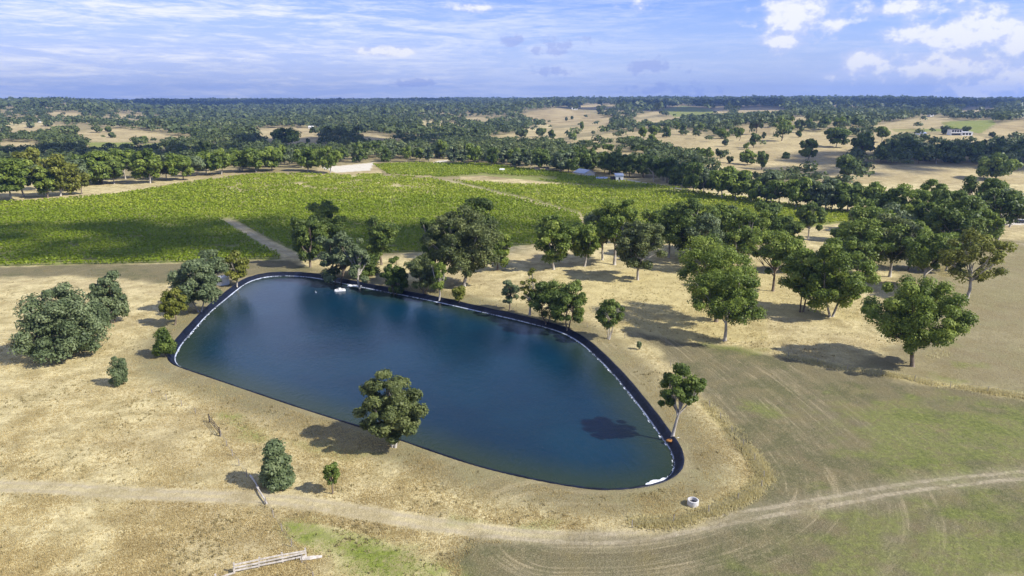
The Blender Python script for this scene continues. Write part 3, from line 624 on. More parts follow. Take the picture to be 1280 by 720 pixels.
for k, (px, ft, tp, w, lf, bk, shp, opt, lab, nm) in enumerate(NEAR):
    if 640 < px < 1260 and 285 < ft < 405 and w > 40: w *= 1.14
    x, y, z, h, r = measure(px, ft, tp, w)
    opt = dict(opt); opt['n_per'] = int(opt.get('n_per', 160)*2.0); opt['clumps'] = int(opt['clumps']*1.6) if nm == 'gum_tree' else opt['clumps']+12; opt['cr'] = opt.get('cr', .3)*(.86 if nm == 'gum_tree' else 1.05); opt['tf'] = opt['tf']*(.6 if nm == 'gum_tree' else .8); dist = math.hypot(x, y); opt.setdefault('size', max(.21, .00155*dist)*min(1, .5+r/8))
    cr_, tr_ = tree_mesh(nm, h, r*.97, seed=100+k, shape=shp, **opt)
    plant(nm, {'gum_tree': 'tree', 'shrub': 'shrub', 'sapling': 'sapling'}[nm], (x, y, z), cr_, tr_, LEAF[lf], 'bark_'+bk, lab)
g2 = np.random.default_rng(77)
HILL = [(835,201,193,9),(845,198,188,12),(856,197,187,13),(865,199,190,10),(872,196,184,16),(883,199,184,18),(850,203,195,11),(900,203,186,14),(912,204,195,9),(942,185,166,17),(933,187,178,9),(906,183,173,9),(924,176,160,13),(903,173,161,20),(917,170,159,13),(977,176,145,30),(945,168,141,22),(955,173,165,7),(998,172,163,8),
 (760,190,180,16),(745,187,178,12),(733,184,175,14),(716,177,166,12),(700,180,172,10),(690,174,162,11),(676,171,160,16),(652,172,160,18),(727,164,152,7),(708,151,146,4),(715,149,145,4),(792,180,170,20),(806,191,182,16),(795,190,181,14),(783,178,170,10),(1012,160,148,14),(1030,162,147,18),(1050,160,146,18),(1070,158,147,16),(1088,158,146,16),(985,168,150,16),(1000,166,150,15),(1112,152,143,12),(1180,168,157,12),(1190,168,158,14),(1206,166,158,14),(1240,172,165,9),
 (84,167,157,14),(95,170,160,12),(122,166,157,14),(135,165,158,10),(345,176,168,6),(385,179,173,6),(140,172,165,10),(170,181,172,12),(180,180,170,12),(40,160,151,12),(60,158,150,12),(540,168,160,6),(552,164,157,6),(535,160,153,5),(560,170,162,6),(548,156,150,5),(570,163,156,6),(585,168,160,7)]
for k, (px, ft, tp, w) in enumerate(HILL):
    x, y, z, h, r = measure(px, ft, tp, w)
    side = 'western' if px < 300 else 'middle' if px < 780 else 'eastern'
    cr_, tr_ = tree_mesh('hill_tree', h, r, seed=900+k, shape='dome', tf=.08+.1*g2.random(), clumps=12, n_per=70, cr=.36, size=max(.5, .0019*y), limbs=5)
    plant('gum_tree', 'tree', (x, y, z), cr_, tr_, ['leaf_gum', 'leaf_dark', 'leaf_grey', 'leaf_far'][g2.integers(4)], 'bark_brown', f'small tree scattered over the straw paddocks of the {side} hills', f'trees scattered over the {side} hill paddocks')
EXTRA = [('grove', 'gum filling the back of the paddock grove beside the vines', 'gums filling the back of the paddock grove', [(818,306,262,42),(850,322,264,44),(905,314,257,42),(922,342,284,50),(878,340,268,48),(985,340,302,40),(980,318,272,40)]),
 ('east', 'gum in the thick of the eastern grove around the layered dark tree', 'gums in the thick of the eastern grove', [(1070,352,298,50),(1100,326,262,52),(1136,338,276,50),(1182,340,292,44),(1075,303,252,42),(1100,290,240,42),(1143,303,240,46),(1200,312,246,52),(1224,318,262,46),(1262,284,236,42),(1240,268,228,34),(1180,296,238,40),(1115,312,256,44)]),
 ('row', 'gum crowding the row of trees on the dry strip behind the vines', 'gums crowding the row behind the vines', [(-8,250,200,50),(30,246,200,44),(60,247,208,34),(95,238,200,36),(112,228,192,40),(143,230,200,30),(172,222,190,34),(208,224,194,34),(246,220,195,30),(258,217,190,28),(300,215,188,30),(320,215,186,34),(340,214,184,30),(385,214,184,34)])]
for k1, (_, lab, grp, lst) in enumerate(EXTRA):
    for k2, (px, ft, tp, w) in enumerate(lst):
        x, y, z, h, r = measure(px, ft, tp, w); d_ = math.hypot(x, y)
        cr_, tr_ = tree_mesh('gum', h, r, seed=1500+k1*50+k2, shape='dome', tf=.1+.12*g2.random(), clumps=30, n_per=170, cr=.3, size=max(.26, .00165*d_), limbs=8)
        plant('gum_tree', 'tree', (x, y, z), cr_, tr_, ['leaf_gum', 'leaf_dark', 'leaf_gum', 'leaf_grey'][g2.integers(4)], 'bark_pale' if k2 % 2 else 'bark_brown', lab, grp)
# belts of trees behind the vineyard: copies of a few kinds
PROTO = []
for k, (tf, shp, lf, bk) in enumerate([(.12,'dome','leaf_gum','bark_pale'),(.08,'dome','leaf_dark','bark_brown'),(.2,'umbrella','leaf_gum','bark_pale'),(.1,'dome','leaf_grey','bark_pale'),(.05,'mound','leaf_dark','bark_brown'),(.15,'umbrella','leaf_dark','bark_pale')]):
    PROTO.append((*tree_mesh('belt_gum', 14, 6.5, tf=tf, clumps=24, n_per=85, cr=.31, size=.85, seed=500+k, shape=shp, limbs=7), lf, bk))
BELTS = [  # foot line, count, depth in px, tree height range, label, group, kinds
 ([(865,243),(900,250),(950,257),(1000,262),(1060,268),(1100,268)], 22, (-5, 0), (11, 17), 'gum tree in the mixed creek belt along the eastern vine edge', 'trees of the creek belt along the eastern vine edge', (0, 0, 2, 3, 1)),
 ([(700,214),(735,217),(765,220),(800,225),(840,232),(870,239)], 18, (-5, -1), (11, 17), 'dark tree in the creek belt behind the two farm sheds', 'dark trees of the creek belt behind the farm sheds', (1, 1, 4, 5)),
 ([(560,206),(620,209),(680,215),(725,221)], 18, (-7, -1), (11, 17), 'grey-green tree of the wood at the head of the vineyard', 'grey-green trees of the wood at the head of the vineyard', (0, 3, 3, 0, 1)),
 ([(445,204),(490,203),(560,204)], 12, (-7, -1), (11, 17), 'tree of the dark grove behind the white sand patch', 'trees of the dark grove behind the sand patch', (1, 0, 3, 4)),
 ([(255,214),(320,215),(400,209),(440,204)], 14, (-8, -1), (10, 16), 'tree in the shady belt along the northern vineyard fence', 'trees of the shady belt along the northern vineyard fence', (0, 1, 3, 1, 0)),
 ([(0,222),(60,222),(120,216),(190,210),(260,206)], 12, (-8, -2), (10, 15), 'dark tree in the hollow behind the yellow-topped row', 'dark trees in the hollow behind the yellow-topped row', (1, 4, 5)),
 ([(1092,205),(1130,205),(1170,206),(1210,205),(1240,204),(1290,206)], 24, (-12, -1), (11, 16), 'dark tree of the shaded grove on the eastern hillside', 'dark trees of the shaded hillside grove', (1, 4, 5)),
 ([(800,176),(840,172),(880,172),(905,170)], 10, (-8, -1), (10, 15), 'tree of the dark copse along the top of the straw slope', 'trees of the dark copse above the straw slope', (1, 0, 4)),
]
gcount = 0
for line, cnt, dep, hr, lab, grp, kinds in BELTS:
    P = np.array(line, float); L = np.concatenate([[0], np.cumsum(np.hypot(*np.diff(P, axis=0).T))])
    for q in range(cnt):
        t = (q+rng.random())/cnt*L[-1]; px, py = np.interp(t, L, P[:, 0]), np.interp(t, L, P[:, 1])
        py += dep[0]+(dep[1]-dep[0])*(rng.random() if q % 3 else 1)
        x, y, z = ground(px, py); h = hr[0]+(hr[1]-hr[0])*rng.random(); r = h*(.36+.16*rng.random())
        cr_, tr_, lf, bk = PROTO[kinds[rng.integers(len(kinds))]]
        plant('gum_tree', 'tree', (x, y, z), cr_, tr_, lf, bk, lab, grp, rng.random()*6.28, (r/6.5, r/6.5, h/14)); gcount += 1
# ------------------------------------------------------------------ the far woodland: one mass
def wood(y0, y1, cell, nq, size, rad, seed):
    g = np.random.default_rng(seed)
    ys = np.arange(y0, y1, cell); X, Y = [], []
    for yy in ys:
        xs = np.arange(-.95*yy, .95*yy, cell); X.append(xs); Y.append(np.full(len(xs), yy))
    X = np.concatenate(X); Y = np.concatenate(Y)
    X = X+(g.random(len(X))-.5)*cell*1.1; Y = Y+(g.random(len(Y))-.5)*cell*1.1
    Z = height(X, Y); px, py = project(X, Y, Z)
    keep = (px > -160) & (px < 1440) & (py < 236)
    OP = STRAW+PINK+GREENF+SAND_PX; open_ = in_any(OP, px, py)
    for kk_ in (.5, .95):
        qx, qy = project(X, Y, Z+kk_*rad*1.5*.55); open_ |= in_any(OP, qx, qy) & (Y < 2600)
    vin = in_any([v[0] for v in VINES.values()], px, py)
    sp = in_any(SPARSE, px, py)
    dens = np.where(open_, .012, np.where(sp, .25, .97))*np.where(vin, 0, 1)
    gap = fbm(X/180, Y/180, 31); far = sstep(1500, 3000, Y)
    gap = gap*.75+.25*fbm(X/60, Y/60, 41)
    dens = np.where(~open_ & ~vin & (gap > .58) & (px > 480) & (py < 190), .22, dens)
    dens = np.where(~open_ & ~vin & (gap > .50) & (px < 240) & (py < 168), .25, dens)
    lowb = np.interp(px, [0,60,240,320,400,470,560,640,725,765,800,865,950,1060,1100,1290], [222,220,208,212,207,200,202,207,213,217,222,234,250,261,232,206])
    keep &= (py < lowb-.5) & (g.random(len(X)) < dens)
    X, Y, Z = X[keep], Y[keep], Z[keep]; N = len(X)
    r = rad*(.55+.8*g.random(N)**1.3); h = r*(1.25+.5*g.random(N))
    k = np.repeat(np.arange(N), nq); m = len(k)
    d = g.normal(size=(m, 3)); d /= np.linalg.norm(d, axis=1)[:, None]; d[:, 2] = np.where(d[:, 2] < -.25, -d[:, 2], d[:, 2])
    lump = .75+.5*vnoise(d[:, 0]*2+k*7.3, d[:, 1]*2+d[:, 2]*2.3, 4)
    P = np.stack([X[k], Y[k], Z[k]+h[k]*.55], 1)+d*np.stack([r[k], r[k], h[k]*.48], 1)*(lump*g.random(m)**.3)[:, None]
    nn = d+np.array([0, 0, .3])+g.normal(size=(m, 3))*.5; nn /= np.linalg.norm(nn, axis=1)[:, None]
    t = np.cross(nn, g.normal(size=(m, 3))); t /= np.linalg.norm(t, axis=1)[:, None]; b = np.cross(nn, t)
    s = (size*(.6+.8*g.random(m)))[:, None]*np.clip(r[k]/rad, .6, 1.3)[:, None]
    V = np.stack([P+b*s, P+t*s*.75, P-b*s, P-t*s*.75], 1).reshape(-1, 3)
    ct = np.clip(.1+.9*g.random(N)*(.1+1.2*fbm(X/110, Y/110, 17)), 0, 1)
    fr = sstep(1500, 3000, Y); ct = ct*(1-.45*fr)+.16*fr
    return V, np.repeat(np.clip(.75*ct[k]+.3*g.random(m), 0, 1), 4)
parts = [wood(420, 900, 10.5, 100, 1.0, 5.2, 1), wood(900, 1900, 15, 40, 2.1, 7.0, 2), wood(1900, 6200, 27, 15, 5.0, 12.5, 3)]
V = np.concatenate([p[0] for p in parts]); ti = np.concatenate([p[1] for p in parts])
me = mesh_np('woodland', V, np.arange(len(V)).reshape(-1, 4), ti)
tag(link('woodland', me, M['leaf_far']), 'far grey-green gum woodland covering the hills beyond the vineyard', 'woodland', kind='stuff')
print('wood quads', len(V)//4, 'belt trees', gcount)
# ------------------------------------------------------------------ vines
def vine_block(name, poly, shift, label, seed):
    g = np.random.default_rng(seed)
    poly = np.array(poly, float); wp = np.array([ground(a_, b_)[:2] for a_, b_ in poly])
    rot = math.radians(4); ca, sa = math.cos(rot), math.sin(rot)
    Q = np.stack([wp[:, 0]*ca+wp[:, 1]*sa, -wp[:, 0]*sa+wp[:, 1]*ca], 1)
    X, Y, LOD = [], [], []
    for v in np.arange(Q[:, 1].min(), Q[:, 1].max(), 3.3):
        st = 1.1 if v < 330 else 1.6
        us = np.arange(Q[:, 0].min(), Q[:, 0].max(), st); us = us+(g.random(len(us))-.5)*.5; vv = v+(g.random(len(us))-.5)*.35
        x, y = us*ca-vv*sa, us*sa+vv*ca; X.append(x); Y.append(y); LOD.append(np.full(len(us), v < 330))
    X, Y, LOD = np.concatenate(X), np.concatenate(Y), np.concatenate(LOD)
    k = inside(wp, X, Y) & (polydist(PATHW, X, Y) > 2.2) & (np.min([polydist(t, X, Y) for t in TRACKS], axis=0) > 3.0)
    px0, py0 = project(X, Y, np.zeros(len(X))); k &= (px0 > -330) & (px0 < 1400) & ~in_any(SAND_PX+STRAW[-2:-1], px0, py0)
    miss = fbm(X/7, Y/2.2, 51); k &= miss < .74
    if name == 'back': k &= ~((vnoise(X/7, Y/4, 8) > .70) & (px0 > 265) & (px0 < 545) & (py0 < 243))
    X, Y, LOD = X[k], Y[k], LOD[k]; Z = height(X, Y)
    vig = .75+.5*fbm(X/12, Y/12, 61)
    nq = np.where(LOD, 13, 9); kk = np.repeat(np.arange(len(X)), nq); m = len(kk)
    d = g.normal(size=(m, 3)); d /= np.linalg.norm(d, axis=1)[:, None]
    ex = np.where(LOD, .75, 1.0)[kk]
    off = d*np.stack([ex*1.05, np.full(m, .72), np.full(m, .66)], 1)*(g.random(m)**.4)[:, None]*vig[kk][:, None]
    P = np.stack([X[kk], Y[kk], Z[kk]+.95*vig[kk]], 1)+off
    nn = d*.7+np.array([0, 0, .5])+g.normal(size=(m, 3))*.6; nn /= np.linalg.norm(nn, axis=1)[:, None]
    t = np.cross(nn, g.normal(size=(m, 3))); t /= np.linalg.norm(t, axis=1)[:, None]; b = np.cross(nn, t)
    s = (np.where(LOD, .36, .52)[kk]*(.7+.6*g.random(m)))[:, None]
    V = np.stack([P+b*s, P+t*s*.8, P-b*s, P-t*s*.8], 1).reshape(-1, 3)
    V[:, 2] = np.maximum(V[:, 2], np.repeat(Z[kk], 4)+.08)
    tint = np.clip(.2+shift+.45*(fbm(X/25, Y/9, 71)[kk]-.15)+.30*g.random(m)+.35*(fbm(X/5, Y/2.5, 73)[kk]-.1), 0, 1)
    me = mesh_np('vines', V, np.arange(4*m).reshape(m, 4), np.repeat(tint, 4))
    tag(link('vines', me, M['leaf_vine']), label, 'vineyard', kind='stuff')
    return m
vl = {'front': 'darker vine block between the dirt lane and the western headland', 'front2': 'vine block behind the huge gum, east of the dirt lane', 'back': 'bright vine block with bare gaps below the sandy strip',
      'top': 'narrow vine block at the head of the vineyard by the sheds', 'east': 'pale green vine block east of the diagonal grass path'}
tot = sum(vine_block(k, p, s, vl[k], 200+i_) for i_, (k, (p, s)) in enumerate(VINES.items()))
print('vine quads', tot)
# ------------------------------------------------------------------ grass tufts
def tufts(name, N, sel, hgt, mat, label, seed, wid=.10, blades=3):
    g = np.random.default_rng(seed)
    px = g.random(N*3)*1600-160; py = 335+(745-335)*g.random(N*3)**.85
    u, s = ray(px, py); y = -HC/s; x = u*y
    if name == 'tall_grass':
        for p_, w_ in GOLDL:
            n_ = 9000; q_ = p_[:-1][(t_ := g.integers(0, len(p_)-1, n_))]; d_ = p_[1:][t_]-q_; a_ = g.random(n_)[:, None]
            q_ = q_+d_*a_+g.normal(0, w_*.5, (n_, 2)); q_ = q_[g.random(len(q_)) < sstep(.3, .7, fbm(q_[:, 0]/5, q_[:, 1]/5, 11))]
            x = np.concatenate([q_[:, 0], x]); y = np.concatenate([q_[:, 1], y])
        px, py = project(x, y, np.zeros(len(x)))
    k = sel(px, py, x, y) & (pond_sd(x, y) > 2.7); x, y = x[k][:N], y[k][:N]
    z = height(x, y); M_ = len(x)*blades; kk = np.repeat(np.arange(len(x)), blades)
    hh = hgt*(.5+.9*g.random(M_)); a_ = g.random(M_)*6.283; w = wid*(.6+.8*g.random(M_))
    bx, by = x[kk]+g.normal(0, .16, M_), y[kk]+g.normal(0, .16, M_); tx, ty = bx+g.normal(0, .25, M_)*hh, by+g.normal(0, .25, M_)*hh
    V = np.stack([np.stack([bx-np.cos(a_)*w, by-np.sin(a_)*w, z[kk]-.03], 1), np.stack([bx+np.cos(a_)*w, by+np.sin(a_)*w, z[kk]-.03], 1), np.stack([tx, ty, z[kk]+hh], 1)], 1).reshape(-1, 3)
    tint = np.clip(.15+.6*fbm(x/3, y/3, 81)[kk]+.4*(g.random(M_)-.3), 0, 1)
    me = mesh_np(name, V, np.arange(3*M_).reshape(M_, 3), np.repeat(tint, 3))
    tag(link(name, me, M[mat]), label, 'grass', kind='stuff')
trk = lambda x, y: np.min([polydist(t, x, y) for t in TRACKS], axis=0) > 1.6
gl = lambda x, y: np.min([polydist(p, x, y)/w for p, w in GOLDL], axis=0)
tufts('grass', 140000, lambda px, py, x, y: ~in_any(STUB, px, py) & trk(x, y) & (rng.random(len(px)) < sstep(.25, .75, fbm(x/6, y/6, 91))*.8+.12) & ~in_any(GREEN_CLOUDSHADE[:1], px, py), .17, 'grass', 'short dry straw-coloured grass on the slopes around the pond', 301, .05)
tufts('tussock', 5000, lambda px, py, x, y: trk(x, y) & ~in_any(STUB[:2], px, py) & (rng.random(len(px)) < sstep(.45, .75, fbm(x/9, y/9, 131))*.9+.05), .3, 'tussock', 'scattered brownish tussocks and weeds on the dry slopes', 304, .09, 5)
tufts('tall_grass', 60000, lambda px, py, x, y: (rng.random(len(px)) < np.maximum(1-gl(x, y)*.8, in_any(GOLDP, px, py)*sstep(.35, .8, fbm(x/5, y/5, 95)))), .38, 'grass_gold', 'tall golden grass along the fence lines and under the grove', 302, .07)
tufts('green_grass', 14000, lambda px, py, x, y: in_any(GREEN_CLOUDSHADE[:2], px, py) & (rng.random(len(px)) < sstep(.3, .7, fbm(x/4, y/4, 97))), .15, 'grass_green', 'fresh green grass patch beside the dirt track', 303, .06)
# ------------------------------------------------------------------ fences, gate, small things
M['wood_grey'] = mat_bark('weathered timber', (.22,.19,.16), (.42,.38,.33), 3.)
M['wood_pale'] = mat_bark('bleached timber', (.40,.36,.30), (.62,.57,.50), 3.)
M['wire'] = mat_plain('fence wire', (.25,.25,.25), .5, .1, 8., .5, .6)
M['iron'] = mat_plain('dark rusted iron', (.06,.05,.045), .6, .3, 8.)
M['concrete'] = mat_plain('pale concrete', (.55,.53,.50), .85, .12, 4.)
M['white'] = mat_plain('white paint', (.78,.78,.76), .5, .06, 2.)
M['blueroof'] = mat_plain('blue grey sheet roof', (.32,.38,.50), .4, .08, 1., .4)
M['cream'] = mat_plain('cream wall', (.62,.55,.40), .7, .08, 1.)
M['darkglass'] = mat_plain('dark window', (.015,.018,.022), .15, .1, 2., .5)
M['brownroof'] = mat_plain('tan sheet roof', (.36,.30,.22), .6, .1, 1.)
M['orange'] = mat_plain('rusty orange float', (.34,.15,.035), .7, .2, 4.)
M['darkwall'] = mat_plain('dark wall', (.03,.03,.035), .7, .2, 2.)
def fence(pts_px, spacing, hgt, label, wires=3, rad=.06, mat='wood_grey', name='wire_fence'):
    P = W(pts_px); L = np.concatenate([[0], np.cumsum(np.hypot(*np.diff(P, axis=0).T))])
    N = min(90, max(2, int(L[-1]/spacing)+1)); ts = np.linspace(0, L[-1], N)
    X, Y = np.interp(ts, L, P[:, 0]), np.interp(ts, L, P[:, 1]); Z = height(X, Y)
    e = empty(name, (X[0], Y[0], Z[0])); tag(e, label, 'fence')
    pm = MB().tube([(0, 0, -.3), (0, 0, hgt)], [rad, rad*.85], 6); first = None
    for x, y, z in zip(X, Y, Z):
        l = (x-X[0], y-Y[0], z-Z[0])
        if first is None: first = pm.build('post', M[mat], e, l)
        else:
            o = first.copy(); COL.objects.link(o); o.parent = e; o.location = l
        o = first if x == X[0] else o
        o.rotation_euler = (rng.normal(0, .05), rng.normal(0, .05), rng.random()*6)
    w = MB()
    for k in range(wires):
        zz = hgt*(.35+.6*k/max(1, wires-1)); w.tube([(x-X[0], y-Y[0], z-Z[0]+zz) for x, y, z in zip(X, Y, Z)], .008, 3, False)
    w.build('wire', M['wire'], e)
    return e
fence([(190,492),(232,510),(262,527)], 4., 1.1, 'old wire fence running down the dry slope west of the metal gate')
fence([(276,546),(292,572),(308,596)], 3., 1.1, 'old wire fence between the metal gate and the bleached rails')
fence([(332,630),(350,660),(368,690),(392,725)], 3.2, 1.1, 'old wire fence from the bleached rails down past the green grass')
fence([(838,458),(880,500),(915,540),(942,575),(955,598)], 4.5, 1.15, 'wire fence beside the mown field, up to its rounded corner')
fence([(952,610),(905,636),(850,652),(790,660)], 4.5, 1.15, 'wire fence in tall golden grass from the rounded corner to the concrete ring')
fence([(985,446),(1060,463),(1120,472),(1180,483),(1240,491),(1330,503)], 5., 1.15, 'wire fence along the golden strip below the largest crown')
fence([(600,381),(650,392),(720,406),(775,420),(800,432)], 5., 1.1, 'wire fence along the far bank behind the close pair of trees')
# rails lying along the fence line by the cone shrub
def rail_fence(p, name, label, posts, rails, hgt, mat, sag=0.):
    P = W(p); L = np.concatenate([[0], np.cumsum(np.hypot(*np.diff(P, axis=0).T))]); ts = np.linspace(0, L[-1], posts)
    X, Y = np.interp(ts, L, P[:, 0]), np.interp(ts, L, P[:, 1]); Z = height(X, Y)
    e = empty(name, (X[0], Y[0], Z[0])); tag(e, label, 'fence')
    for k in range(posts):
        MB().box(-.09, -.09, -.3, .09, .09, hgt*(1.05+.1*rng.random())).build('post', M[mat], e, (X[k]-X[0], Y[k]-Y[0], Z[k]-Z[0])).rotation_euler = (0, rng.normal(0, .04), math.atan2(Y[-1]-Y[0], X[-1]-X[0]))
    for k in range(posts-1):
        for q in range(rails):
            zz = hgt*(.3+.65*q/max(1, rails-1)); a_ = Vector((X[k]-X[0], Y[k]-Y[0], Z[k]-Z[0]+zz)); b_ = Vector((X[k+1]-X[0], Y[k+1]-Y[0], Z[k+1]-Z[0]+zz+rng.normal(0, .05)-sag))
            d = (b_-a_); s = d.cross(Vector((0, 0, 1))).normalized()*.11
            mb = MB(); u_ = Vector((0, 0, .09)); o_ = s*.9
            mb.add([a_-u_+o_, a_+u_+o_, a_+u_+o_*1.6, a_-u_+o_*1.6, b_-u_+o_, b_+u_+o_, b_+u_+o_*1.6, b_-u_+o_*1.6], [(0,1,2,3),(7,6,5,4),(0,4,5,1),(1,5,6,2),(2,6,7,3),(3,7,4,0)])
            mb.build('rail', M[mat], e)
    return e
rail_fence([(293,716),(335,707),(360,702),(383,697)], 'rail_fence', 'weathered grey timber rail fence at the corner of the yard', 4, 3, 1.15, 'wood_pale')
rail_fence([(270,724),(293,717)], 'rail_fence', 'broken low end of the timber rail fence half buried in grass', 2, 1, .6, 'wood_pale')
for p0, p1, lab in (((313,597),(324,613),'bleached log rail lying along the fence line above the track'), ((321,611),(334,632),'bleached log rail lying along the fence line across the track')):
    a_, b_ = ground(*p0), ground(*p1); e = (b_[0]-a_[0], b_[1]-a_[1], b_[2]-a_[2])
    mb = MB().tube([(0, 0, .35), (e[0]*.5, e[1]*.5, e[2]*.5+.42), (e[0], e[1], e[2]+.3)], [.12, .11, .09], 7)
    mb.tube([(e[0]*.2, e[1]*.2, -.1), (e[0]*.2, e[1]*.2, .4)], .08, 6).tube([(e[0]*.8, e[1]*.8, -.1), (e[0]*.8, e[1]*.8, .38)], .08, 6)
    tag(mb.build('log_rail', M['wood_pale'], None, a_), lab, 'log')
a_ = ground(388, 700)
tag(MB().tube([(-1.1, 0, .1), (0, .15, .14), (1.2, .5, .1)], [.2, .26, .16], 7).build('pale_log', M['wood_pale'], None, a_), 'short white log on the ground beside the rail fence end', 'log')
# metal gate frame
a_, b_ = ground(262, 528), ground(275, 545); e = empty('metal_gate', a_); tag(e, 'dark metal gate frame standing open in the old fence', 'gate')
dx, dy = b_[0]-a_[0], b_[1]-a_[1]
MB().tube([(0, 0, -.2), (0, 0, 1.5)], .09, 8).build('gate_post', M['iron'], e); MB().tube([(dx, dy, -.2), (dx, dy, 1.4)], .09, 8).build('gate_post', M['iron'], e)
mb = MB()
for zz in (.35, .75, 1.2): mb.tube([(0, 0, zz), (dx, dy, zz)], .05, 6)
mb.tube([(dx*.5, dy*.5, .35), (dx*.5, dy*.5, 1.2)], .04, 6).build('gate_frame', M['iron'], e)
# concrete ring (trough)
g_ = ground(866, 631); k = 28; mb = MB(); R1, R0, hh = .72, .58, .75
vs = []
for q in range(k):
    c_, s_ = math.cos(6.2832*q/k), math.sin(6.2832*q/k)
    vs += [(R1*c_, R1*s_, -.2), (R1*c_, R1*s_, hh-.04), ((R1-.04)*c_, (R1-.04)*s_, hh), (R0*c_, R0*s_, hh), (R0*c_, R0*s_, .15)]
fs = [(q*5+j_, ((q+1) % k)*5+j_, ((q+1) % k)*5+j_+1, q*5+j_+1) for q in range(k) for j_ in range(4)]
e = empty('concrete_ring', g_); tag(e, 'round pale concrete ring standing in golden grass near the field corner', 'well ring')
mb.add(vs, fs).build('ring_wall', M['concrete'], e)
MB().tube([(0, 0, .1), (0, 0, .3)], R0-.01, 24).build('dark_fill', M['darkwall'], e)
# pump intake on the liner
g_ = flat_pt(838, 550, -.3); e = empty('pump_float', (g_[0], g_[1], -.45)); tag(e, 'orange pump float with white pipe on the liner by the leaning gum', 'pump'); e.scale = (.6, .6, .6)
mb = MB(); k = 14
prf = [(0, .42), (.5, .40), (.8, .28), (.95, .1), (.85, -.08), (0, -.1)]
vs, fs = [], []
for a0 in range(k):
    w_ = 6.2832*a0/k
    vs += [(r_*math.cos(w_)*1.25, r_*math.sin(w_)*.8, z_) for r_, z_ in prf]
fs = [(q*6+j_, ((q+1) % k)*6+j_, ((q+1) % k)*6+j_+1, q*6+j_+1) for q in range(k) for j_ in range(5)]
mb.add(vs, fs).build('float_body', M['orange'], e, smooth=True)
MB().tube([(.6, .1, .4), (1.4, .3, .62), (2.3, .4, .72)], .11, 8).build('pipe', M['white'], e)
MB().box(-.16, -.16, .4, .16, .16, .62).build('pump_cap', M['iron'], e)
# float and things on the water
g_ = flat_pt(425, 363.5, WATER_Z); e = empty('float_pontoon', (*g_, WATER_Z), .3); tag(e, 'small white pontoon floating off the north bank', 'pontoon')
for s_ in (-.55, .55): MB().tube([(-1.5, s_, .12), (-1.2, s_, .14), (1.2, s_, .14), (1.5, s_, .12)], [.1, .26, .26, .1], 10).build('hull', M['white'], e)
MB().box(-.9, -.8, .36, .9, .8, .44).build('deck', M['concrete'], e); MB().box(-.3, -.3, .44, .35, .3, .8).build('motor_box', M['white'], e)
g_ = flat_pt(443, 358.2, -.6)
e = empty('white_sheet', (*g_, -.72), -.25); tag(e, 'crumpled white sheet lying on the liner below the narrow grey tree', 'sheet')
vs = [(x_*.42-2.1, y_*.3-.45+.1*math.sin(x_*1.3), .1+.14*rng.random()+y_*.1) for y_ in range(4) for x_ in range(11)]
fs = [(y_*11+x_, y_*11+x_+1, (y_+1)*11+x_+1, (y_+1)*11+x_) for y_ in range(3) for x_ in range(10)]
MB().add(vs, fs).build('cloth', M['white'], e)
# swimming bird
g_ = flat_pt(395, 365.8, WATER_Z); e = empty('water_bird', (*g_, WATER_Z), 2.4); tag(e, 'small white bird swimming west of the pontoon', 'bird')
mb = MB(); mb.tube([(-.36, 0, .14), (-.22, 0, .12), (0, 0, .11), (.2, 0, .14), (.27, 0, .26), (.30, 0, .36), (.36, 0, .40), (.42, 0, .38)], [.02, .10, .15, .11, .05, .045, .06, .02], 10)
mb.tube([(.41, 0, .385), (.50, 0, .37)], [.02, .008], 6)
mb.build('bird_body', M['white'], e, smooth=True)
# soil spill
g_ = ground(490, 364.5); M['soil'] = mat_plain('orange soil', (.40,.24,.13), .95, .25, 2.)
vs = [(0, 0, .35)]; vs += [(math.cos(q*.5236)*(1.6+.5*rng.random()), math.sin(q*.5236)*(.9+.3*rng.random()), -.1) for q in range(12)]
tag(MB().add(vs, [(0, 1+q, 1+(q+1) % 12) for q in range(12)]).build('soil_heap', M['soil'], None, g_), 'small heap of orange soil at the liner edge below the compact dark tree', 'soil heap')
# water tank
x, y, z = ground(279, 355); e = empty('water_tank', (x, y, z)); tag(e, 'round white water tank under the thin yellow-green tree', 'tank')
mb = MB().tube([(0, 0, -.1), (0, 0, 2.0), (0, 0, 2.1)], [1.7, 1.7, 1.62], 28); mb.build('tank_body', M['white'], e, smooth=False)
MB().tube([(0, 0, 2.1), (0, 0, 2.35), (0, 0, 2.5)], [1.62, 1.0, .3], 28).build('lid', M['white'], e)
MB().tube([(0, 0, 2.5), (0, 0, 2.62)], .32, 12).build('cap', M['iron'], bpy.data.objects['lid'])
MB().box(-.35, -1.73, 1.1, .5, -1.5, 1.6).build('hatch', M['darkglass'], e)
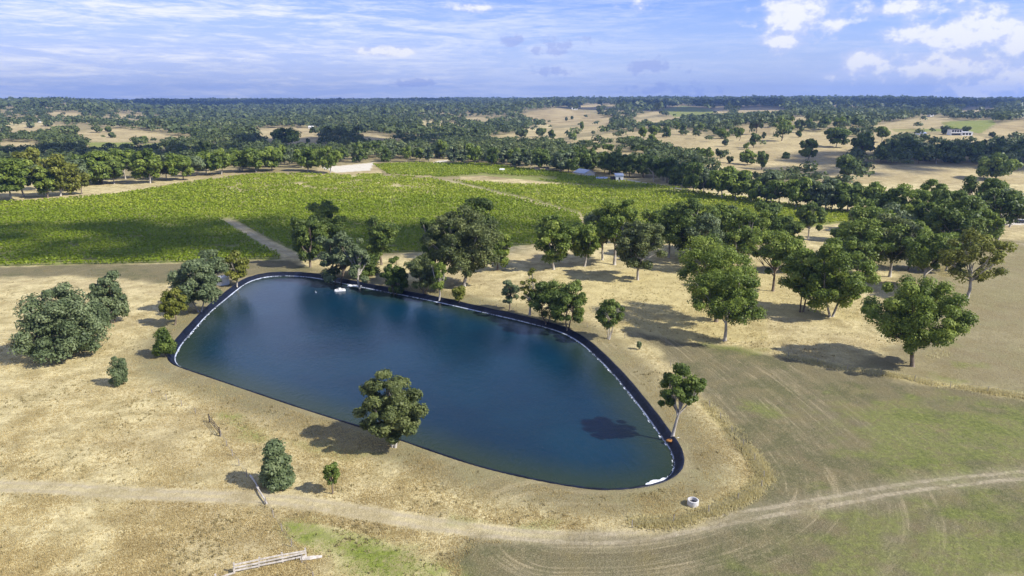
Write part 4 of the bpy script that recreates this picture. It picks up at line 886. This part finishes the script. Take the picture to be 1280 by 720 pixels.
# ------------------------------------------------------------------ buildings
def gable_house(px, foot, wpx, hpx, label, wallm, roofm, depth=6., rz=0., wins=2, door=True, name='farm_shed', cat='shed', pitch=.28, open_side=False):
    x, y, z = ground(px, foot); sc = depth_at(px, foot, y)/F; w, h = wpx*sc, hpx*sc; d = depth
    e = empty(name, (x, y, z-.1), rz); tag(e, label, cat)
    wh = h*(1-.35)
    MB().add([(-w/2, -d/2, -1.), (w/2, -d/2, -1.), (w/2, d/2, -1.), (-w/2, d/2, -1.), (-w/2, -d/2, wh), (w/2, -d/2, wh), (w/2, d/2, wh), (-w/2, d/2, wh), (-w/2, 0, h), (w/2, 0, h)],
             [(0,1,5,4), (2,3,7,6), (1,2,6,9,5), (3,0,4,8,7), (3,2,1,0)]).build('wall', M[wallm], e)
    o, t = .35, .14
    for s_ in (-1, 1):
        e0 = (s_*(d/2+o), wh-(h-wh)*o/(d/2)); a0 = [(-w/2-o, 0, h+.04), (w/2+o, 0, h+.04), (w/2+o, e0[0], e0[1]+.04), (-w/2-o, e0[0], e0[1]+.04)]
        b0 = [(p[0], p[1], p[2]+t) for p in a0]
        MB().add(a0+b0, [(0,1,2,3),(7,6,5,4),(0,4,5,1),(1,5,6,2),(2,6,7,3),(3,7,4,0)]).build('roof', M[roofm], e)
    MB().box(w*.2, -.35, wh, w*.2+.6, .35, h+.5).build('chimney', M['concrete'], bpy.data.objects[[o_.name for o_ in e.children if o_.name.startswith('roof')][0]])
    for k_ in range(wins):
        wx_ = -w/2+w*(k_+.5)/wins
        if door and k_ == wins//2: MB().box(wx_-w*.07, -d/2-.05, 0, wx_+w*.07, -d/2+.1, wh*.78).build('door', M['darkwall'], e)
        else: MB().box(wx_-w*.09, -d/2-.05, wh*.38, wx_+w*.09, -d/2+.1, wh*.75).build('window', M['darkglass'], e)
    return e
# long low shed, gable end towards the camera
x, y, z = ground(737, 221.2); e = empty('farm_shed', (x, y, z), math.radians(60)); tag(e, 'low shed with blue-grey roof and cream gable at the back of the vines', 'shed')
L_, w_, wh, h_ = 11., 8.5, 2.5, 4.4
MB().add([(-L_, -w_/2, -.5), (0, -w_/2, -.5), (0, w_/2, -.5), (-L_, w_/2, -.5), (-L_, -w_/2, wh), (0, -w_/2, wh), (0, w_/2, wh), (-L_, w_/2, wh), (-L_, 0, h_), (0, 0, h_)], [(0,1,5,4),(2,3,7,6),(1,2,6,9,5),(3,0,4,8,7)]).build('wall', M['cream'], e)
for s_ in (-1, 1):
    a0 = [(-L_-.4, 0, h_+.05), (.4, 0, h_+.05), (.4, s_*(w_/2+.5), wh-.2), (-L_-.4, s_*(w_/2+.5), wh-.2)]
    MB().add(a0+[(p[0], p[1], p[2]+.15) for p in a0], [(0,1,2,3),(7,6,5,4),(0,4,5,1),(1,5,6,2),(2,6,7,3),(3,7,4,0)]).build('roof', M['blueroof'], e)
MB().box(-.05, -1.4, 0, .06, 1.4, 2.2).build('door', M['concrete'], e)
e.rotation_euler.z = math.radians(-58)
# small white store with flat roof and carport, its shade put in as a solid dark box
x, y, z = ground(773.5, 226.5); sc_m = depth_at(773, 226, y)/F; e = empty('farm_store', (x, y, z)); tag(e, 'small white flat-roofed store with a dark open bay at the vine edge', 'shed')
w_, h_ = 9.5*sc_m, 9*sc_m
MB().box(-w_/2, -2.5, -.4, w_/2, 2.5, h_*.82).build('wall', M['white'], e); MB().add([(-w_/2-.4, -2.9, h_*.82), (w_/2+.4, -2.9, h_*.82), (w_/2+.4, 2.9, h_*1.0), (-w_/2-.4, 2.9, h_*1.0), (-w_/2-.4, -2.9, h_*.87), (w_/2+.4, -2.9, h_*.87), (w_/2+.4, 2.9, h_*1.06), (-w_/2-.4, 2.9, h_*1.06)], [(0,3,2,1),(4,5,6,7),(0,1,5,4),(1,2,6,5),(2,3,7,6),(3,0,4,7)]).build('roof', M['blueroof'], e)
wn_ = MB().box(-.5, -2.58, 1.2, .4, -2.4, 2.6).build('window', M['darkglass'], e); MB().box(-.6, -2.6, 1.08, .5, -2.45, 1.18).build('sill', M['concrete'], wn_); MB().box(-w_/2-2.6, -2.2, -.4, -w_/2-.02, 2.2, h_*.6).build('bay_shade', M['darkwall'], e)
gable_house(677, 213.2, 17, 4.5, 'low tan-roofed barn half hidden under the grey-green wood', 'cream', 'brownroof', 9, .1, 2)
gable_house(752, 224.8, 13, 3.6, 'tiny grey lean-to between the blue-roofed shed and the white store', 'concrete', 'blueroof', 5, 0, 2)
x, y, z = ground(627.5, 213.8); tag(MB().box(-1.9, -1.2, 0, 1.9, 1.2, 1.3).add([(-1.9, -1.2, 1.3), (1.9, -1.2, 1.3), (1.9, 1.2, 1.3), (-1.9, 1.2, 1.3), (-1.6, 0, 1.8), (1.6, 0, 1.8)], [(0,1,5,4), (2,3,4,5), (1,2,5), (3,0,4)]).build('white_crate_stack', M['white'], None, (x, y, z)), 'white covered bin standing alone among the top vines', 'bin')
# white rail wall behind the vines
P = W([(779,226.2),(800,229.5),(830,234),(862,239.2)]); Z = height(P[:, 0], P[:, 1]); e = empty('roadside_wall', (P[0][0], P[0][1], Z[0])); tag(e, 'low pale wall along the road east of the white store', 'wall')
for k in range(len(P)-1):
    a_, b_ = Vector((*P[k]-P[0], Z[k]-Z[0])), Vector((*P[k+1]-P[0], Z[k+1]-Z[0])); u_ = Vector((0, 0, 1.3-.25*k)); dn = Vector((0, 0, .4)); t_ = Vector((0, .3, 0))
    MB().add([a_-dn, b_-dn, b_-dn+t_, a_-dn+t_, a_+u_, b_+u_, b_+u_+t_, a_+u_+t_], [(0,3,2,1),(4,5,6,7),(0,1,5,4),(1,2,6,5),(2,3,7,6),(3,0,4,7)]).build('wall_section', M['concrete'], e)
# hill house
x, y, z = ground(1199, 169); s_m = depth_at(1199, 169, y)/F; e = empty('hill_house', (x, y, z)); tag(e, 'modern white house with dark glass block on the eastern hill', 'house')
W0 = 26*s_m; h0 = 7.5*s_m
MB().box(-W0/2, -4, -1, 0, 4, h0*.95).build('main_block', M['white'], e); MB().box(.02, -4.6, -1, W0/2, 4, h0*.5).build('wing', M['white'], e)
MB().box(-W0/2-.4, -4.5, h0*.95, .4, 4.4, h0*1.02).build('roof', M['darkwall'], e); MB().box(-.2+.4, -5., h0*.5, W0/2+.4, 4.4, h0*.56).build('roof', M['white'], e)
for k in range(4): MB().box(-W0/2+.4+k*W0*.12, -4.06, h0*.5, -W0/2+.3+(k+.82)*W0*.12, -3.9, h0*.86).build('window', M['darkglass'], e)
for k in range(3): MB().box(.6+k*W0*.15, -4.68, h0*.08, .4+(k+.8)*W0*.15, -4.5, h0*.38).build('window', M['darkglass'], e)
MB().box(-W0/2+.3, -4.06, .1, -W0*.05, -3.9, h0*.36).build('veranda_opening', M['darkglass'], e)
gable_house(1151, 168.5, 9, 3.4, 'pale grey row shed west of the modern hill house', 'white', 'blueroof', 8, 0, 4)
for px, ft, w, h, lab, wm, rm in [
 (1163,145.6,5,3,'tiny white cottage among the far eastern trees','white','white'), (1202,146.6,6,3.4,'far white farmhouse above the hill paddock','white','white'), (1277,146.2,7,3.4,'far white shed at the eastern skyline trees','white','blueroof'),
 (389,160.5,6,3,'white cottage above the brown hollow paddock','white','white'), (245,152,5,2.6,'pale roof among the western woods','cream','white'), (45,153,11,3.4,'long pale shed among the trees on the western hill','white','white'),
 (12,141.5,5,2.6,'tiny pale house near the top of the western hill','cream','brownroof'), (9,190,8,3.6,'grey-roofed house behind the yellow-topped row','concrete','blueroof'), (936,146,9,3.2,'white roofed farm shed in the trees below the far skyline','white','white'),
 (718,137,7,2.2,'white shed on the crest of the bald hill','white','white'), (1095,137.5,8,2.2,'pale shed in the far eastern valley','cream','white')]:
    gable_house(px, ft, w, h, lab, wm, rm, 7, .2, 2, True, 'farmhouse', 'house')
# parked car on the road
x, y, z = ground(1277, 279); e = empty('parked_car', (x, y, z), .05); tag(e, 'dark car parked on the sandy road at the eastern edge', 'car')
M['carpaint'] = mat_plain('dark car paint', (.03,.035,.045), .25, .05, 2., .5); M['rubber'] = mat_plain('tyre rubber', (.02,.02,.02), .9, .1, 6.)
MB().prism([(-2.2,.35),(2.2,.35),(2.25,.75),(1.3,.95),(.75,1.45),(-1.2,1.48),(-1.9,1.0),(-2.25,.9)], -.85, .85).build('body', M['carpaint'], e)
for s_ in (-1, 1): MB().prism([(-1.65,1.0),(1.1,1.0),(.68,1.38),(-1.12,1.4)], s_*.86-.01, s_*.86+.01).build('window', M['darkglass'], e)
for xx in (-1.35, 1.35):
    for yy in (-.8, .8): MB().tube([(xx, yy-.13, .33), (xx, yy+.13, .33)], .2, 14).build('rim', M['wire'], MB().tube([(xx, yy-.12, .33), (xx, yy+.12, .33)], .33, 16).build('wheel', M['rubber'], e))
# ------------------------------------------------------------------ clouds above and behind the camera: their shadows lie on the land
n = NT('cloud'); M['cloud'] = n.done(n.bsdf((.85,.86,.88), 1., 0.))
def cloud(px, py, sx_, sy_, alt, label, seed, rot=0., nb=60):
    g = np.random.default_rng(seed); x, y, z = ground(px, py); k = (alt-z)/SUN.z; c_ = Vector((x, y, z))+SUN*k
    bm = bmesh.new()
    for q in range(nb):
        a_ = g.random()*6.283; rr_ = g.random()**.5; r_ = min(sx_, sy_)*(.16+.22*g.random())*(1.15-.5*rr_)
        t = bmesh.ops.create_icosphere(bm, subdivisions=3, radius=r_)
        o = Vector((sx_*rr_*math.cos(a_), sy_*rr_*math.sin(a_), r_*.15))
        for v in t['verts']:
            d = v.co.normalized(); v.co *= .75+.5*float(vnoise(np.array(d.x*2.3+q), np.array(d.y*2.3+d.z*1.7), seed)); v.co.z *= .4; v.co += o
    me = bpy.data.meshes.new('cloud'); bm.to_mesh(me); bm.free(); me.polygons.foreach_set('use_smooth', np.ones(len(me.polygons), bool))
    o = link('cloud', me, M['cloud']); o.location = c_; o.rotation_euler.z = rot
    tag(o, label, 'cloud', kind='stuff')
cloud(170, 298, 135, 38, 900, 'white cloud overhead shading the western vines', 1, .05)
cloud(470, 300, 62, 30, 900, 'white cloud overhead shading the trees and vines north of the pond', 2, .0)
cloud(650, 283, 45, 16, 900, 'white cloud overhead shading the vines behind the huge gum', 3, .0, 40)
cloud(1190, 199, 130, 62, 900, 'white cloud overhead shading the eastern hillside grove', 4, .1)
cloud(1050, 214, 60, 26, 900, 'white cloud overhead shading the foot of the hillside paddock', 5, .0, 40)
cloud(800, 226, 70, 40, 900, 'white cloud overhead shading the creek belt behind the sheds', 6, .0, 40)
cloud(130, 196, 120, 60, 900, 'white cloud overhead shading the western hollow', 7, .0)
cloud(430, 178, 120, 110, 1000, 'white cloud overhead shading the dark grove', 8, .0)
cloud(250, 131, 1500, 900, 1900, 'white cloud bank far off shading the blue ridge', 9, .0, 40)
cloud(1010, 131, 1000, 600, 1900, 'white cloud bank far off shading the eastern skyline', 10, .0, 40)
# ------------------------------------------------------------------ air
mb = MB().box(-9900, -9900, -200, 9900, 9900, 240)
o = mb.build('haze', None); n = NT('haze air'); pv = n.n('ShaderNodeVolumePrincipled'); pv.inputs['Color'].default_value = (.30, .50, 1., 1); pv.inputs['Density'].default_value = .000105; pv.inputs['Anisotropy'].default_value = .3
n.t.links.new(pv.outputs[0], n.out.inputs['Volume']); o.data.materials.append(n.m); tag(o, 'thin blue haze in the air over the valley', 'haze', kind='stuff')
# ------------------------------------------------------------------ world: sky with clouds
wd = bpy.data.worlds.new('World'); SC.world = wd; wd.use_nodes = True
class WT(NT):
    def __init__(s, t): s.t = t; t.nodes.clear(); s.out = t.nodes.new('ShaderNodeOutputWorld')
n = WT(wd.node_tree)
sky = n.n('ShaderNodeTexSky', sky_type='NISHITA', sun_disc=False, sun_elevation=SUN_EL, sun_rotation=math.atan2(SUN.x, SUN.y), altitude=300, air_density=1., dust_density=.6, ozone_density=2.)
d = n.n('ShaderNodeTexCoord').outputs['Generated']; sp = n.n('ShaderNodeSeparateXYZ'); n.set(sp.inputs[0], d)
azn = n.math('ARCTAN2', sp.outputs[0], sp.outputs[1]); el = n.math('ARCSINE', sp.outputs[2])
ae = n.n('ShaderNodeCombineXYZ'); n.set(ae.inputs[0], azn); n.set(ae.inputs[1], el)
st3 = n.n('ShaderNodeVectorMath', operation='MULTIPLY'); n.set(st3.inputs[0], d); st3.inputs[1].default_value = (1, 1, 4.5)
S3 = st3.outputs[0]
st5 = n.n('ShaderNodeVectorMath', operation='MULTIPLY'); n.set(st5.inputs[0], d); st5.inputs[1].default_value = (1, 1, 1.5)
puff = n.noise(st5.outputs[0], 15, 8, .55, .2); fine = n.noise(st5.outputs[0], 48, 6, .6)
st4 = n.n('ShaderNodeVectorMath', operation='MULTIPLY'); n.set(st4.inputs[0], d); st4.inputs[1].default_value = (1, 1, 9)
cir = n.noise(st4.outputs[0], 5, 7, .68, .8); cir2 = n.noise(st4.outputs[0], 22, 5, .7, .4)
def azel(px, py):
    u, s = ray(px, py); v = Vector((u, 1, s)).normalized(); return math.atan2(v.x, v.y), math.asin(v.z)
def blobs(lst):
    acc = None
    for px, py, wx_, wy_ in lst:
        a0, e0 = azel(px, py); sub = n.n('ShaderNodeVectorMath', operation='SUBTRACT'); n.set(sub.inputs[0], ae.outputs[0]); sub.inputs[1].default_value = (a0, e0, 0)
        mu = n.n('ShaderNodeVectorMath', operation='MULTIPLY'); n.set(mu.inputs[0], sub.outputs[0]); mu.inputs[1].default_value = (F/wx_, F/wy_, 0)
        ln = n.n('ShaderNodeVectorMath', operation='LENGTH'); n.set(ln.inputs[0], mu.outputs[0]); v = n.math('SUBTRACT', 1., ln.outputs['Value'])
        acc = v if acc is None else n.math('MAXIMUM', acc, v)
    return acc
skyc = n.mix(1., sky.outputs[0], (.78, .94, 1.62), 'MULTIPLY')
pale = n.mix(1., (7.2, 8.0, 10.6), (1, 1, 1), 'MULTIPLY')
# veil towards the horizon and the west
west = n.ramp(azn, .35, -.45)
veil = n.math('ADD', n.math('MULTIPLY', n.ramp(el, .16, -.01), .82), n.math('MULTIPLY', west, .30))
skyc = n.mix(n.math('MINIMUM', veil, .9), skyc, (5.7, 6.6, 9.6))
cm = n.math('MULTIPLY', n.ramp(n.math('ADD', n.math('MULTIPLY', cir, .6), n.math('MULTIPLY', cir2, .4)), .42, .64), n.math('ADD', .22, n.math('MULTIPLY', west, .75)))
skyc = n.mix(cm, skyc, (9.3, 9.5, 10.2))
nz = n.math('ADD', n.math('MULTIPLY', puff, .9), n.math('MULTIPLY', fine, .45))
nz = n.math('SUBTRACT', nz, .675)
grey = n.math('ADD', blobs([(700,56,45,14),(640,50,25,8),(815,84,50,12),(822,112,40,10),(872,114,30,16),(690,90,28,9),(520,104,30,6)]), n.math('MULTIPLY', n.math('SUBTRACT', fine, .5), 4.))
skyc = n.mix(n.math('MULTIPLY', n.ramp(grey, .15, .75), .6), skyc, (3.6, 4.3, 8.0))
cu = n.math('ADD', blobs([(985,22,60,46),(975,52,45,24),(1045,34,26,20),(798,2,38,22),(1160,45,60,26),(1215,42,85,30),(1285,45,50,34),(1190,80,120,26),(1285,92,60,18),(1260,110,70,20),(1080,75,40,20),(600,10,40,7),(1120,12,80,16),(480,64,50,7)]), n.math('MULTIPLY', nz, 2.5))
cmask = n.ramp(cu, .12, .75)
shade = n.ramp(n.math('ADD', cu, n.math('MULTIPLY', n.math('SUBTRACT', fine, .5), 2.2)), .30, .95)
skyc = n.mix(n.math('MULTIPLY', cmask, .92), skyc, n.mix(shade, (6.3, 6.9, 9.4), (9.6, 9.6, 9.8)))
bg = n.n('ShaderNodeBackground'); n.set(bg.inputs[0], skyc); bg.inputs[1].default_value = .08
n.t.links.new(bg.outputs[0], n.out.inputs[0])
# ------------------------------------------------------------------ sun, camera, view
sl = bpy.data.lights.new('sun', 'SUN'); sl.energy = 5.; sl.angle = math.radians(.5); sl.color = (1., .95, .86)
so = bpy.data.objects.new('sun', sl); COL.objects.link(so); so.rotation_euler = SUN.to_track_quat('Z', 'Y').to_euler()
cam = bpy.data.cameras.new('camera'); cam.sensor_width = 36; cam.lens = 36*F/1280; cam.clip_end = 60000; cam.clip_start = .5
co = bpy.data.objects.new('camera', cam); COL.objects.link(co); co.location = (0, 0, HC); co.rotation_euler = (math.pi/2-PITCH, 0, 0)
SC.camera = co
SC.view_settings.view_transform = 'Standard'; SC.view_settings.look = 'None'; SC.view_settings.gamma = 1; SC.view_settings.exposure = .5
SC.cycles.max_bounces = 6; SC.cycles.diffuse_bounces = 2; SC.cycles.glossy_bounces = 2; SC.cycles.transmission_bounces = 3; SC.cycles.volume_bounces = 0; SC.cycles.use_denoising = True
